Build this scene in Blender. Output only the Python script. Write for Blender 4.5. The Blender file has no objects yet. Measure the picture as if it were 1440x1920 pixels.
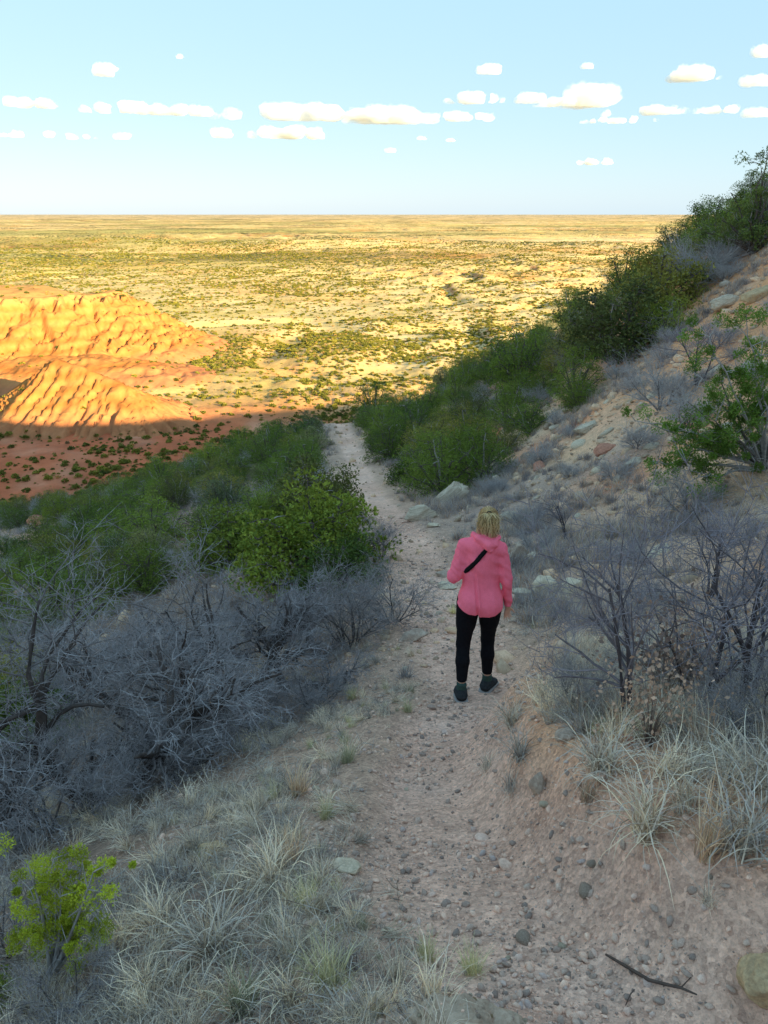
import bpy, math, random
import numpy as np
from mathutils import Vector, Matrix, Euler

R = math.radians
random.seed(7)
SC = bpy.context.scene
COL = SC.collection

# ---------------------------------------------------------------- camera
cam_data = bpy.data.cameras.new('camera')
cam_data.sensor_fit = 'VERTICAL'
cam_data.angle = 2 * math.atan(960 / 1450)
cam_data.clip_start = 0.05
cam_data.clip_end = 300000
cam = bpy.data.objects.new('camera', cam_data)
COL.objects.link(cam)
PITCH = R(21.05)
cam.location = (0, 0, 0)
cam.rotation_euler = (math.pi / 2 - PITCH, 0, 0)
SC.camera = cam

# ---------------------------------------------------------------- light
SUN_EL = R(13.5)
SUN_AZ = R(46)          # measured from straight behind the camera (-Y) towards +X
S_DIR = Vector((math.sin(SUN_AZ) * math.cos(SUN_EL), -math.cos(SUN_AZ) * math.cos(SUN_EL), math.sin(SUN_EL)))
world = bpy.data.worlds.new('World')
SC.world = world
world.use_nodes = True
wt = world.node_tree
wt.nodes.clear()
sky = wt.nodes.new('ShaderNodeTexSky')
sky.sky_type = 'NISHITA'
sky.sun_disc = False
sky.sun_elevation = SUN_EL
sky.sun_rotation = math.pi - SUN_AZ
sky.altitude = 800
sky.air_density = 1.0
sky.dust_density = 0.7
sky.ozone_density = 1.5
bg = wt.nodes.new('ShaderNodeBackground')
bg.inputs['Strength'].default_value = 0.05
wo = wt.nodes.new('ShaderNodeOutputWorld')
vm = wt.nodes.new('ShaderNodeVectorMath'); vm.operation = 'MULTIPLY_ADD'   # even colour added to the whole sky as fill for the shaded slope
vm.inputs[1].default_value = (.29, .20, .11)
vm.inputs[2].default_value = (1.56, 2.64, 3.48)
wt.links.new(sky.outputs[0], vm.inputs[0])
wt.links.new(vm.outputs[0], bg.inputs[0])
wt.links.new(bg.outputs[0], wo.inputs[0])
sl = bpy.data.lights.new('sun', 'SUN')
sl.energy = 3.7
sl.angle = R(0.5)
sl.color = (1.0, 0.74, 0.37)
sun = bpy.data.objects.new('sun', sl)
COL.objects.link(sun)
sun.rotation_euler = S_DIR.to_track_quat('Z', 'Y').to_euler()

SC.view_settings.view_transform = 'Standard'
SC.view_settings.look = 'None'
SC.view_settings.exposure = 2.36
SC.view_settings.gamma = 1
SC.view_settings.use_curve_mapping = False
SC.render.engine = 'CYCLES'
SC.cycles.use_denoising = True
SC.cycles.max_bounces = 6
SC.cycles.diffuse_bounces = 3
SC.cycles.glossy_bounces = 2
SC.cycles.transmission_bounces = 2
SC.cycles.transparent_max_bounces = 6
SC.cycles.volume_bounces = 4

# ---------------------------------------------------------------- noise
_rs = np.random.RandomState(11)
_P = _rs.permutation(256)
_P = np.concatenate([_P, _P, _P]).astype(np.int64)
_G = _rs.normal(size=(256, 3))
_G /= np.linalg.norm(_G, axis=1)[:, None]

_P2 = np.concatenate([_P, _P]); _GX = np.ascontiguousarray(_G[:, 0]); _GY = np.ascontiguousarray(_G[:, 1])

def pn3(x, y, z):
    x = np.asarray(x, float); xi = np.floor(x).astype(np.int64); yi = np.floor(y).astype(np.int64); zi = np.floor(z).astype(np.int64)
    xf = x - xi; yf = y - yi; zf = z - zi
    u = xf ** 3 * (xf * (xf * 6 - 15) + 10); v = yf ** 3 * (yf * (yf * 6 - 15) + 10); w = zf ** 3 * (zf * (zf * 6 - 15) + 10)
    def g(a, b, c):
        h = _P[_P[_P[(xi + a) & 255] + ((yi + b) & 255)] + ((zi + c) & 255)]
        q = _G[h]
        return q[..., 0] * (xf - a) + q[..., 1] * (yf - b) + q[..., 2] * (zf - c)
    def L(a, b, t): return a + (b - a) * t
    return 1.4 * L(L(L(g(0,0,0), g(1,0,0), u), L(g(0,1,0), g(1,1,0), u), v),
                   L(L(g(0,0,1), g(1,0,1), u), L(g(0,1,1), g(1,1,1), u), v), w)

def pn2(x, y, seed=0):
    x = np.asarray(x, np.float64); y = np.asarray(y, np.float64)
    fx = np.floor(x); fy = np.floor(y)
    xf = x - fx; yf = y - fy
    xi = fx.astype(np.int64) & 255; yi = (fy.astype(np.int64) + seed * 37) & 255
    u = xf * xf * (3 - 2 * xf); v = yf * yf * (3 - 2 * yf)
    pa = _P[xi] + yi; pb = _P[xi + 1] + yi
    def g(a, b):
        h = _P2[(pb if a else pa) + b]
        return _GX[h] * (xf - a) + _GY[h] * (yf - b)
    a = g(0, 0); b = g(1, 0); c = g(0, 1); d = g(1, 1)
    a = a + (b - a) * u; c = c + (d - c) * u
    return 1.6 * (a + (c - a) * v)

def fbm(x, y, wl, octs=4, seed=0, gain=0.5):
    s = 0; a = 1.0; t = 0
    for i in range(octs):
        s = s + a * pn2(x / wl + 17.3 * i, y / wl - 9.1 * i, seed + i); t += a
        a *= gain; wl *= 0.5
    return s / t

def ridged(x, y, wl, octs=4, seed=0, gain=0.5):
    s = 0; a = 1.0; t = 0
    for i in range(octs):
        s = s + a * (1 - np.abs(pn2(x / wl + 7.7 * i, y / wl - 3.1 * i, seed + i)) * 2); t += a
        a *= gain; wl *= 0.5
    return s / t

def sst(a, b, x):
    t = np.clip((x - a) / (b - a), 0, 1)
    return t * t * (3 - 2 * t)

# ---------------------------------------------------------------- mesh helpers
def npmesh(name, V, F, mats=(), smooth=True, midx=None, cols=None, attrs=None):
    """V (n,3); F list of (k,m) index arrays, each of one face size."""
    if isinstance(F, np.ndarray): F = [F]
    F = [np.asarray(f, dtype=np.int32) for f in F if len(f)]
    me = bpy.data.meshes.new(name)
    V = np.asarray(V, dtype=np.float32)
    me.vertices.add(len(V)); me.vertices.foreach_set('co', V.ravel())
    loops = np.concatenate([f.ravel() for f in F]) if F else np.zeros(0, np.int32)
    cnt = np.concatenate([np.full(len(f), f.shape[1], np.int32) for f in F]) if F else np.zeros(0, np.int32)
    me.loops.add(len(loops)); me.loops.foreach_set('vertex_index', loops)
    me.polygons.add(len(cnt))
    st = np.concatenate([[0], np.cumsum(cnt)[:-1]]).astype(np.int32) if len(cnt) else cnt
    me.polygons.foreach_set('loop_start', st)
    me.polygons.foreach_set('loop_total', cnt)
    if smooth: me.polygons.foreach_set('use_smooth', np.ones(len(cnt), bool))
    if midx is not None: me.polygons.foreach_set('material_index', np.asarray(midx, np.int32))
    for m in mats: me.materials.append(m)
    if cols is not None:
        a = me.color_attributes.new('Col', 'FLOAT_COLOR', 'POINT')
        c = np.ones((len(V), 4), np.float32); c[:, :3] = cols
        a.data.foreach_set('color', c.ravel())
    for k, v in (attrs or {}).items():
        a = me.attributes.new(k, 'FLOAT', 'POINT'); a.data.foreach_set('value', np.asarray(v, np.float32))
    me.update(calc_edges=True)
    return me

def outward(V, Q):
    """turn closed-surface quads so their normals point out"""
    a, b_, c = V[Q[:, 0]], V[Q[:, 1]], V[Q[:, 2]]
    return Q if (a * np.cross(b_, c)).sum() > 0 else Q[:, ::-1]

def link(name, data, parent=None, loc=None, rot=None, scale=None):
    o = bpy.data.objects.new(name, data)
    COL.objects.link(o)
    if parent is not None: o.parent = parent
    if loc is not None: o.location = loc
    if rot is not None: o.rotation_euler = rot
    if scale is not None: o.scale = scale if hasattr(scale, '__len__') else (scale,) * 3
    return o

def tag(o, label=None, cat=None, group=None, kind=None):
    if label: o['label'] = label
    if cat: o['category'] = cat
    if group: o['group'] = group
    if kind: o['kind'] = kind
    return o

def copy_thing(src, loc, rz=0.0, scale=1.0, label=None, group=None, rot=None):
    """copy a thing and its parts (mesh data shared)"""
    c = src.copy(); COL.objects.link(c)
    c.location = loc; c.rotation_euler = rot if rot is not None else (0, 0, rz)
    c.scale = scale if hasattr(scale, '__len__') else (scale,) * 3
    if label: c['label'] = label
    if group: c['group'] = group
    for ch in PARTS.get(src.name, []):
        d = ch.copy(); COL.objects.link(d); d.parent = c
    return c
PARTS = {}

class Tubes:
    """collects tapered polygonal tubes into one mesh"""
    def __init__(s): s.V = []; s.F = []; s.C = []; s.n = 0; s.T = []
    def tube(s, pts, rad, k=4, col=None, cap=True):
        pts = [Vector(p) for p in pts]; base = s.n; n = len(pts)
        up = Vector((0.3, 0.2, 1)).normalized()
        for i, p in enumerate(pts):
            d = (pts[min(i + 1, n - 1)] - pts[max(i - 1, 0)])
            if d.length < 1e-9: d = Vector((0, 0, 1))
            d.normalize()
            a = d.cross(up)
            if a.length < 0.05: a = d.cross(Vector((1, 0, 0)))
            a.normalize(); b = d.cross(a); up = b if False else up
            r = rad[i]
            for j in range(k):
                t = 2 * math.pi * j / k
                q = p + a * (r * math.cos(t)) + b * (r * math.sin(t))
                s.V.append((q.x, q.y, q.z))
                if col is not None: s.C.append(col)
        for i in range(n - 1):
            for j in range(k):
                s.F.append((base + i * k + j, base + i * k + (j + 1) % k, base + (i + 1) * k + (j + 1) % k, base + (i + 1) * k + j))
        s.n += n * k
        if cap:
            s.V.append(tuple(pts[-1])); 
            if col is not None: s.C.append(col)
            for j in range(k): s.T.append((base + (n - 1) * k + j, base + (n - 1) * k + (j + 1) % k, s.n))
            s.n += 1
    def mesh(s, name, mat, smooth=True):
        F = [np.array(s.F, np.int32)]
        if s.T: F.append(np.array(s.T, np.int32))
        return npmesh(name, np.array(s.V), F, [mat], smooth, cols=np.array(s.C) if s.C else None)

# ---------------------------------------------------------------- material helper
def mat(name, rough=0.9, spec=0.2):
    spec = min(spec, .04) if rough > .65 else spec * .5
    m = bpy.data.materials.new(name); m.use_nodes = True
    nt = m.node_tree; b = nt.nodes['Principled BSDF']
    b.inputs['Roughness'].default_value = rough
    b.inputs['Specular IOR Level'].default_value = spec
    return m, nt, b
def N(nt, kind, **kw):
    n = nt.nodes.new('ShaderNode' + kind)
    for k, v in kw.items():
        if k in n.inputs: n.inputs[k].default_value = v
        else: setattr(n, k, v)
    return n
def noise(nt, scale, detail=4, rough=0.55, vec=None, dist=0.0):
    n = N(nt, 'TexNoise', Scale=scale, Detail=detail, Roughness=rough, Distortion=dist)
    if vec is not None: nt.links.new(vec, n.inputs['Vector'])
    return n.outputs['Fac']
def ramp(nt, fac, stops):
    r = N(nt, 'ValToRGB'); e = r.color_ramp.elements
    while len(e) < len(stops): e.new(0.5)
    for i, (p, c) in enumerate(stops): e[i].position = p; e[i].color = (*c, 1) if len(c) == 3 else c
    nt.links.new(fac, r.inputs[0]); return r.outputs[0]
def mixc(nt, fac, a, b, mode='MIX'):
    m = nt.nodes.new('ShaderNodeMix'); m.data_type = 'RGBA'; m.blend_type = mode
    for s, v in ((0, fac), (6, a), (7, b)):
        if hasattr(v, 'is_output'): nt.links.new(v, m.inputs[s])
        elif s == 0: m.inputs[0].default_value = v
        else: m.inputs[s].default_value = (*v, 1)
    return m.outputs[2]
def bump(nt, b, h, strength=0.5, dist=0.02, prev=None):
    n = N(nt, 'Bump', Strength=strength, Distance=dist)
    nt.links.new(h, n.inputs['Height'])
    if prev is not None: nt.links.new(prev, n.inputs['Normal'])
    nt.links.new(n.outputs[0], b.inputs['Normal'])
    return n.outputs[0]
# ================================================================= TERRAIN
def smooth_table(xs, ys, lo, hi, n=4000, w=0.02):
    X = np.linspace(lo, hi, n); Y = np.interp(X, xs, ys)
    k = max(3, int(n * w)) | 1
    ker = np.hanning(k + 2)[1:-1]; ker /= ker.sum()
    Yp = np.concatenate([np.full(k, Y[0]) - (X[1] - X[0]) * np.arange(k, 0, -1) * (Y[1] - Y[0]) / (X[1] - X[0]), Y,
                         np.full(k, Y[-1]) + np.arange(1, k + 1) * (Y[-1] - Y[-2])])
    Ys = np.convolve(Yp, ker, 'same')[k:-k]
    return X, Ys
# profile along the trail, trail centre, cross slope
_TX, _TZ = smooth_table([-400, -150, -90, -30, -5, 0, 1.3, 3, 5.1, 9, 13, 23, 42, 75, 200],
                        [26, 13, 9, 2.6, -.6, -1.5, -1.84, -2.62, -3.5, -4.65, -5.5, -7.8, -10.9, -16, -34], -400, 200, 12000, 0.0035)
_CX, _CZ = smooth_table([-60, -6, -2, 0, 1.3, 2, 3, 4.3, 5.1, 7, 9, 13, 19, 33, 43, 60, 200],
                        [9, 6, 2.6, 1.5, .72, .45, .28, .46, .76, .76, .64, .5, -.30, -1.6, -2.45, -4, -10], -60, 200, 12000, 0.0035)
_RX, _RZ = smooth_table([-400, -80, -36, -17.5, -10, -3, -1, -.5, 0, .5, 1, 2.5, 4, 6, 10, 17, 30, 60, 200],
                        [-90, -20, -9.8, -5.6, -3.3, -.75, -.12, -.02, 0, .02, .06, .3, 1.0, 2.3, 5.1, 9.8, 17.5, 34, 90], -400, 200, 24000, 0.0012)
def xc(y): return np.interp(y, _CX, _CZ)
def half_w(y): return np.interp(y, [0, 1.6, 3, 5, 7.5, 10, 14, 45], [.75, .62, .36, .40, .55, .5, .42, .42])
def crest(x): return np.interp(x, [-90, -60, -40, -25, -12, -2.3, 6, 16, 40, 90], [70, 62, 55, 48, 45, 43, 38, 34, 38, 60])

def bank_s(x, y):
    xb = np.interp(y, [1.5, 1.79, 2.35, 3.15, 4.1, 4.6, 5.2, 6, 8], [1.0, .98, .84, .76, .84, 1.15, 1.45, 1.6, 1.9])
    a = x - xb; b = (y - 1.72 + 0.10 * (x - 1.1)) * 0.9
    k = 0.25; h = np.clip(0.5 + 0.5 * (b - a) / k, 0, 1)
    return b * (1 - h) + a * h - k * h * (1 - h)

PLAIN_Z = -122.0
def plain_h(x, y, r, fine=True):
    z = PLAIN_Z + 7 * fbm(x, y, 900, 3, 40)
    m = sst(-.25, .35, fbm(x, y, 1500, 2, 50))
    z = z + (1 - sst(6000, 20000, r)) * m * 20 * (ridged(x, y, 190, 5, 60, .6) - .35)
    z = z + sst(350, 700, r) * 4.0 * (ridged(x, y, 75, 3, 64) - .3) * sst(-.3, .3, fbm(x, y, 420, 2, 55))
    z = z + sst(600, 1500, r) * 3.5 * np.abs(fbm(x, y, 130, 3, 58)) * 2
    m2 = sst(-.15, .3, fbm(x * .6, y, 5200, 2, 70)) * sst(1500, 4000, r)
    z = z + m2 * 46 * (ridged(x * .45, y, 900, 4, 74) - .25) * (1 - .6 * sst(15000, 30000, r))
    # wash lines cut in the plain
    w = np.abs(fbm(x, y, 700, 3, 90)); z = z - 6 * (1 - sst(0, .05, w))
    # far rim at the horizon
    z = z + sst(24000, 30000, r + 5000 * fbm(x, y, 9000, 2, 95)) * 45 + sst(40000, 46000, r + 6000 * fbm(x, y, 14000, 2, 97)) * 45
    return z

def hill_h(x, y):
    u = x - xc(y)
    T = np.interp(y, _TX, _TZ)
    c = np.interp(u, _RX, _RZ)
    c = c * np.where(u > 0, np.interp(y, [-20, 0, 2, 6, 12, 25], [1, .9, .55, .8, 1.0, 1.0]), np.interp(y, [0, 12, 25], [1.15, 1.05, 1]))
    z = T + c
    # cut bank on the right
    s = bank_s(x, y)
    z = z + (.38 * sst(-.42, .05, s + .05 * fbm(x, y, .5, 3, 5)) - .10 * sst(.1, 1.2, s)) * np.interp(y, [1, 4.5, 7.5], [1, 1, 0])
    # shelf below the trail on the left, little mound near the camera
    z = z + .15 * np.exp(-(((x - .17) / .22) ** 2 + ((y - 1.34) / .16) ** 2))
    d = np.abs(u); hw = half_w(y)
    tr = 1 - sst(hw * .55, hw * 1.25, d + .12 * fbm(x, y, .7, 2, 7))
    tr = tr * (1 - sst(60, 75, y))
    z = z - .07 * tr
    near = 1 - sst(25, 60, np.hypot(x, y))
    rough = (.03 + .16 * sst(.6, 5, d)) * (1 - .8 * tr)
    z = z + rough * fbm(x, y, 1.6, 5, 20) + (.9 * fbm(x, y, 11, 3, 24)) * sst(3, 14, d) \
        + .028 * fbm(x, y, .22, 3, 28) * near * (1 - .75 * tr) + .020 * fbm(x, y, .45, 3, 31) * tr
    # gullies on the bare right slope
    g = sst(2.5, 6, u)
    z = z + g * .28 * (ridged(x * .5 + y * .2, y * 1.2 - x * .3, 3.0, 4, 33) - .4)
    # rim of the plateau
    cap = np.interp(x, [0, 110, 190, 250, 400, 520], [27, 25, 18, 19, 34, 41]) + 4 * fbm(x, y, 60, 3, 36)
    k = 8.0; h = np.clip(.5 + .5 * (cap - z) / k, 0, 1)
    z = cap * (1 - h) + z * h - k * h * (1 - h)
    # the drop beyond the crest
    yc = crest(x) + 1.6 * fbm(x, y, 14, 3, 38)
    dd = np.maximum(0, y - yc); z = z - (dd * .95 - 3 * (1 - np.exp(-dd / 4)))
    dl = np.maximum(0, -x - 46 - .25 * np.maximum(y, 0)); z = z - dl * .55
    return z, tr, u

def H(x, y, full=False):
    x = np.asarray(x, float); y = np.asarray(y, float)
    shp = x.shape; x = x.ravel(); y = y.ravel()
    r = np.hypot(x, y)
    zh = np.full(x.shape, -400.); tr = np.zeros(x.shape); u = x - xc(y); zp = np.full(x.shape, -400.)
    m = r < 760
    if m.any(): zh[m], tr[m], u[m] = hill_h(x[m], y[m])
    m = zh < -60
    if m.any(): zp[m] = plain_h(x[m], y[m], r[m])
    # foot of the slope: talus fan blending into the plain
    d = zh - zp
    z = np.where(d > 12, zh, np.where(d < -12, zp, zp + (d + 12) ** 2 / 48))
    if full: return z.reshape(shp), tr.reshape(shp), u.reshape(shp), d.reshape(shp), r.reshape(shp)
    return z.reshape(shp)

def ray(px, py):
    cx, dn = (px - 720) / 1450, (py - 960) / 1450
    d = np.array([cx, math.cos(PITCH) - math.sin(PITCH) * dn, -(math.sin(PITCH) + math.cos(PITCH) * dn)])
    return d
def G(px, py, lift=0.0, tmin=.8):
    """where the line of sight through photograph pixel (px, py) meets the ground"""
    d = ray(px, py)
    t = np.geomspace(tmin, 1200, 1500)
    zz = H(d[0] * t, d[1] * t) + lift
    hit = np.nonzero(d[2] * t < zz)[0]
    if not len(hit): return None
    i = hit[0]
    if i:
        lo, hi = t[i - 1], t[i]
        for _ in range(18):
            m = (lo + hi) / 2
            if d[2] * m < float(H(d[0] * m, d[1] * m)) + lift: hi = m
            else: lo = m
        tt = hi
    else: tt = t[0]
    return Vector((d[0] * tt, d[1] * tt, float(H(d[0] * tt, d[1] * tt))))
def Zg(x, y): return float(H(x, y))
def slope_n(x, y, e=.15):
    a = Zg(x + e, y) - Zg(x - e, y); b = Zg(x, y + e) - Zg(x, y - e)
    return Vector((-a / (2 * e), -b / (2 * e), 1)).normalized()
# ================================================================= GROUND
def C(*a): return np.array(a, float)
def cmix(a, b, t): return a + (b - a) * np.asarray(t)[..., None]

def ground_color(x, y, z, tr, u, d, r, ny):
    w = sst(-6, 6, d); out = np.zeros(x.shape + (3,))
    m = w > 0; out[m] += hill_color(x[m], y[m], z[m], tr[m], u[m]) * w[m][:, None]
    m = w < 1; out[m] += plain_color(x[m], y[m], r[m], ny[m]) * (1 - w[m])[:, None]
    return out, w
def hill_color(x, y, z, tr, u):
    n1 = fbm(x, y, 2.2, 4, 101); n2 = fbm(x, y, .6, 3, 104); n3 = fbm(x, y, 9, 3, 107)
    soil = cmix(C(.48, .325, .25), C(.56, .38, .28), sst(-.4, .4, n1))
    soil = cmix(soil, C(.38, .30, .26), sst(.0, .5, n3) * .7)
    # left slope: dark litter tone, contact shade under grass and thicket painted in; far left slope red patches
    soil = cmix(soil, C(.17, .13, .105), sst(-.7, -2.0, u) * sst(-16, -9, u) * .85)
    soil = cmix(soil, C(.52, .22, .13), sst(.05, .35, fbm(x, y, 13, 3, 109)) * sst(-4, -12, u) * .9)
    # bare talus slope on the right: tan, orange and red bands running down the slope
    s = u * .8 - (y - 12) * .25
    tal = cmix(C(.64, .42, .27), C(.70, .49, .34), sst(-.3, .4, n1))
    tal = cmix(tal, C(.66, .21, .10), sst(.0, .30, fbm(x * .7 + y * .4, y - x * .2, 5.5, 3, 111)) * .85)
    tal = cmix(tal, C(.70, .34, .165), sst(5, 8.5, u + n3 * 2) * .8)
    tal = cmix(tal, C(.38, .33, .30), sst(.1, .5, fbm(x, y, 3.5, 3, 113)) * .6)
    soil = cmix(soil, tal, sst(2.2, 4.5, u + n2))
    # cut bank face: warmer brown
    bs = bank_s(x, y)
    bk = sst(-.7, -.3, bs) * (1 - sst(.25, .6, bs)) * np.interp(y, [1, 4.5, 6.5], [1, 1, 0])
    soil = cmix(soil, C(.66, .38, .24), bk * .9)
    soil = cmix(soil, C(.40, .17, .09), bk * sst(.15, .5, n2) * .5)
    # trail: pale pinkish dust
    trl = cmix(C(.78, .52, .41), C(.66, .41, .31), sst(-.3, .4, n1))
    trl = cmix(trl, C(.84, .60, .49), sst(.1, .5, n2) * .6)
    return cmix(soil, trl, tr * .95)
def plain_color(x, y, r, ny):
    p1 = fbm(x, y, 420, 4, 120); p2 = fbm(x * .5, y, 1700, 3, 124); p3 = fbm(x, y, 60, 4, 128)
    pl = cmix(C(.62, .46, .20), C(.66, .51, .27), sst(-.3, .3, p3))
    pl = cmix(pl, C(.62, .33, .12), sst(.0, .4, p1) * .8)
    pl = cmix(pl, C(.30, .30, .11), sst(-.12, .28, p2 - .3 * p3) * .75)
    pl = cmix(pl, C(.68, .57, .38), sst(.1, .5, -p2 + p3 * .4) * .6)
    pl = cmix(pl, C(.50, .20, .09), sst(.02, .16, (1 - ny) * (1 + r / 2500)) * .85)
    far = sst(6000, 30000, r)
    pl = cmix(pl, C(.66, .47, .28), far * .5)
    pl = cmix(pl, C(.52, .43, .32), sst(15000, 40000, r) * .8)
    red = (1 - sst(470, 600, r + 60 * p1)) * sst(.45, -.1, x / np.maximum(r, 1) + .12)
    rc = cmix(C(.50, .15, .075), C(.52, .25, .16), sst(-.1, .45, p3 + .4 * fbm(x, y, 22, 3, 131)))
    return cmix(pl, rc, red)

m_ground, nt, b = mat('earth', .95, .15)
tc = N(nt, 'NewGeometry'); pos = tc.outputs['Position']
at = N(nt, 'Attribute', attribute_name='Col')
an = N(nt, 'Attribute', attribute_name='near')
f1 = noise(nt, 9, 6, .65, pos); f2 = noise(nt, 70, 5, .7, pos); f3 = noise(nt, .9, 5, .6, pos)
v = N(nt, 'TexVoronoi', Scale=55); nt.links.new(pos, v.inputs['Vector'])
k1 = ramp(nt, f1, [(.3, (.78, .78, .78)), (.7, (1.2, 1.2, 1.2))])
k2 = ramp(nt, f2, [(.3, (.72, .72, .74)), (.72, (1.28, 1.26, 1.24))])
k3 = ramp(nt, f3, [(.3, (.86, .86, .88)), (.7, (1.12, 1.1, 1.08))])
c = mixc(nt, 1, at.outputs['Color'], k1, 'MULTIPLY')
c2 = mixc(nt, 1, c, k2, 'MULTIPLY')
c = mixc(nt, an.outputs['Fac'], c, c2)
c = mixc(nt, 1, c, k3, 'MULTIPLY')
# grit: speckle of paler and darker grains
vc = ramp(nt, v.outputs['Color'], [(0, (.75, .72, .72)), (.5, (1, 1, 1)), (1, (1.3, 1.28, 1.25))])
c3 = mixc(nt, 1, c, vc, 'MULTIPLY')
c = mixc(nt, an.outputs['Fac'], c, c3)
nt.links.new(c, b.inputs['Base Color'])
h1 = N(nt, 'Math', operation='MULTIPLY'); nt.links.new(f2, h1.inputs[0]); nt.links.new(an.outputs['Fac'], h1.inputs[1])
n0 = bump(nt, b, h1.outputs[0], .9, .012)
h2 = N(nt, 'Math', operation='MULTIPLY'); nt.links.new(v.outputs['Distance'], h2.inputs[0]); nt.links.new(an.outputs['Fac'], h2.inputs[1])
n0 = bump(nt, b, h2.outputs[0], .5, .012, n0)
bump(nt, b, f1, .5, .05, n0)

m_plain, nt, b = mat('plain_earth', .95, .1)
tc = N(nt, 'NewGeometry'); pos = tc.outputs['Position']
at = N(nt, 'Attribute', attribute_name='Col'); af = N(nt, 'Attribute', attribute_name='scrub')
f1 = noise(nt, .05, 8, .7, pos); f2 = noise(nt, .25, 5, .7, pos)
k1 = ramp(nt, f1, [(.3, (.75, .75, .75)), (.7, (1.22, 1.2, 1.16))])
c = mixc(nt, 1, at.outputs['Color'], k1, 'MULTIPLY')
mpg = N(nt, 'Mapping'); mpg.inputs['Scale'].default_value = (.35, 1, 1); nt.links.new(pos, mpg.inputs[0])
fb = noise(nt, .0022, 6, .7, mpg.outputs[0])
cf = mixc(nt, 1, c, ramp(nt, fb, [(.34, (.55, .50, .46)), (.46, (.92, .9, .85)), (.6, (1.12, 1.1, 1.02)), (.72, (1.15, .85, .65))]), 'MULTIPLY')
c = mixc(nt, af.outputs['Fac'], c, cf)
# scrub too far off to tell apart: dark green flecks
v = N(nt, 'TexVoronoi', Scale=.075); nt.links.new(pos, v.inputs['Vector'])
f3 = noise(nt, .0016, 4, .6, pos)
ma = N(nt, 'Math', operation='LESS_THAN'); nt.links.new(v.outputs['Distance'], ma.inputs[0])
mt = N(nt, 'MapRange'); mt.inputs['From Min'].default_value = .35; mt.inputs['From Max'].default_value = .65
mt.inputs['To Min'].default_value = .05; mt.inputs['To Max'].default_value = .62
nt.links.new(f3, mt.inputs[0]); nt.links.new(mt.outputs[0], ma.inputs[1])
mm = N(nt, 'Math', operation='MULTIPLY'); nt.links.new(ma.outputs[0], mm.inputs[0]); nt.links.new(af.outputs['Fac'], mm.inputs[1])
c = mixc(nt, mm.outputs[0], c, (.085, .095, .035))
nt.links.new(c, b.inputs['Base Color'])
bump(nt, b, f2, .6, 1.2)

def build_ground():
    rr = [.55]
    while rr[-1] < 90000:
        q = rr[-1]
        k = .0105 if q < 70 else (.035 if q < 330 else (.0085 if q < 2600 else (.012 if q < 9000 else .025)))
        rr.append(q * (1 + k))
    rr = np.array(rr)
    a = np.concatenate([np.linspace(-180, -50, 66)[:-1], np.linspace(-50, -31, 36)[:-1], np.linspace(-31, 31, 430), np.linspace(31, 50, 36)[1:], np.linspace(50, 180, 66)[1:-1]])
    A = np.radians(a)
    RR, AA = np.meshgrid(rr, A, indexing='ij')
    X = RR * np.sin(AA); Y = RR * np.cos(AA)
    Z, tr, u, d, r = H(X, Y, True)
    # slope facing for colour
    gr = np.gradient(Z, axis=0) / np.gradient(RR, axis=0); ga = np.gradient(Z, axis=1) / (RR * np.gradient(AA, axis=1))
    ny = 1 / np.sqrt(1 + gr ** 2 + ga ** 2)
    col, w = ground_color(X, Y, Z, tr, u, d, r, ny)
    nr, na = X.shape
    idx = np.arange(nr * na).reshape(nr, na)
    nx = np.roll(idx, -1, axis=1)
    q = np.stack([idx[:-1], nx[:-1], nx[1:], idx[1:]], -1).reshape(-1, 4)
    # centre cap
    V = np.stack([X, Y, Z], -1).reshape(-1, 3)
    cw = w.reshape(-1)[q].mean(1); ct = tr.reshape(-1)[q].mean(1)
    cr = r.reshape(-1)[q].mean(1)
    sel_t = (ct > .5) & (cr < 60); sel_h = (~sel_t) & (cw > .5); sel_p = (~sel_t) & (~sel_h)
    near = (1 - sst(9, 30, r)).reshape(-1); scrub = sst(900, 2400, r).reshape(-1)
    cc = col.reshape(-1, 3)
    out = []
    for nm, sel, m in (('trail', sel_t, m_ground), ('hillside', sel_h, m_ground), ('plain', sel_p, m_plain)):
        f = q[sel]; use, inv = np.unique(f, return_inverse=True); inv = inv.reshape(f.shape)
        VV, CCc, nn, ss = V[use], cc[use], near[use], scrub[use]
        F = [inv]
        if nm == 'hillside':   # close the sheet under the camera
            c0 = len(VV); ring = np.searchsorted(use, idx[0])
            ok = use[np.minimum(ring, len(use) - 1)] == idx[0]
            VV = np.vstack([VV, [[0, 0, Zg(0, 0)]]]); CCc = np.vstack([CCc, cc[idx[0][:1]]]); nn = np.append(nn, 1); ss = np.append(ss, 0)
            t3 = [(ring[i], c0, ring[(i + 1) % na]) for i in range(na) if ok[i] and ok[(i + 1) % na]]
            F.append(np.array(t3))
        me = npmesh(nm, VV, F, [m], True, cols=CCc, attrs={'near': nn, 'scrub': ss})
        o = link(nm, me); tag(o, kind='structure'); out.append(o)
    return out
trail_o, hillside_o, plain_o = build_ground()

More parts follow.
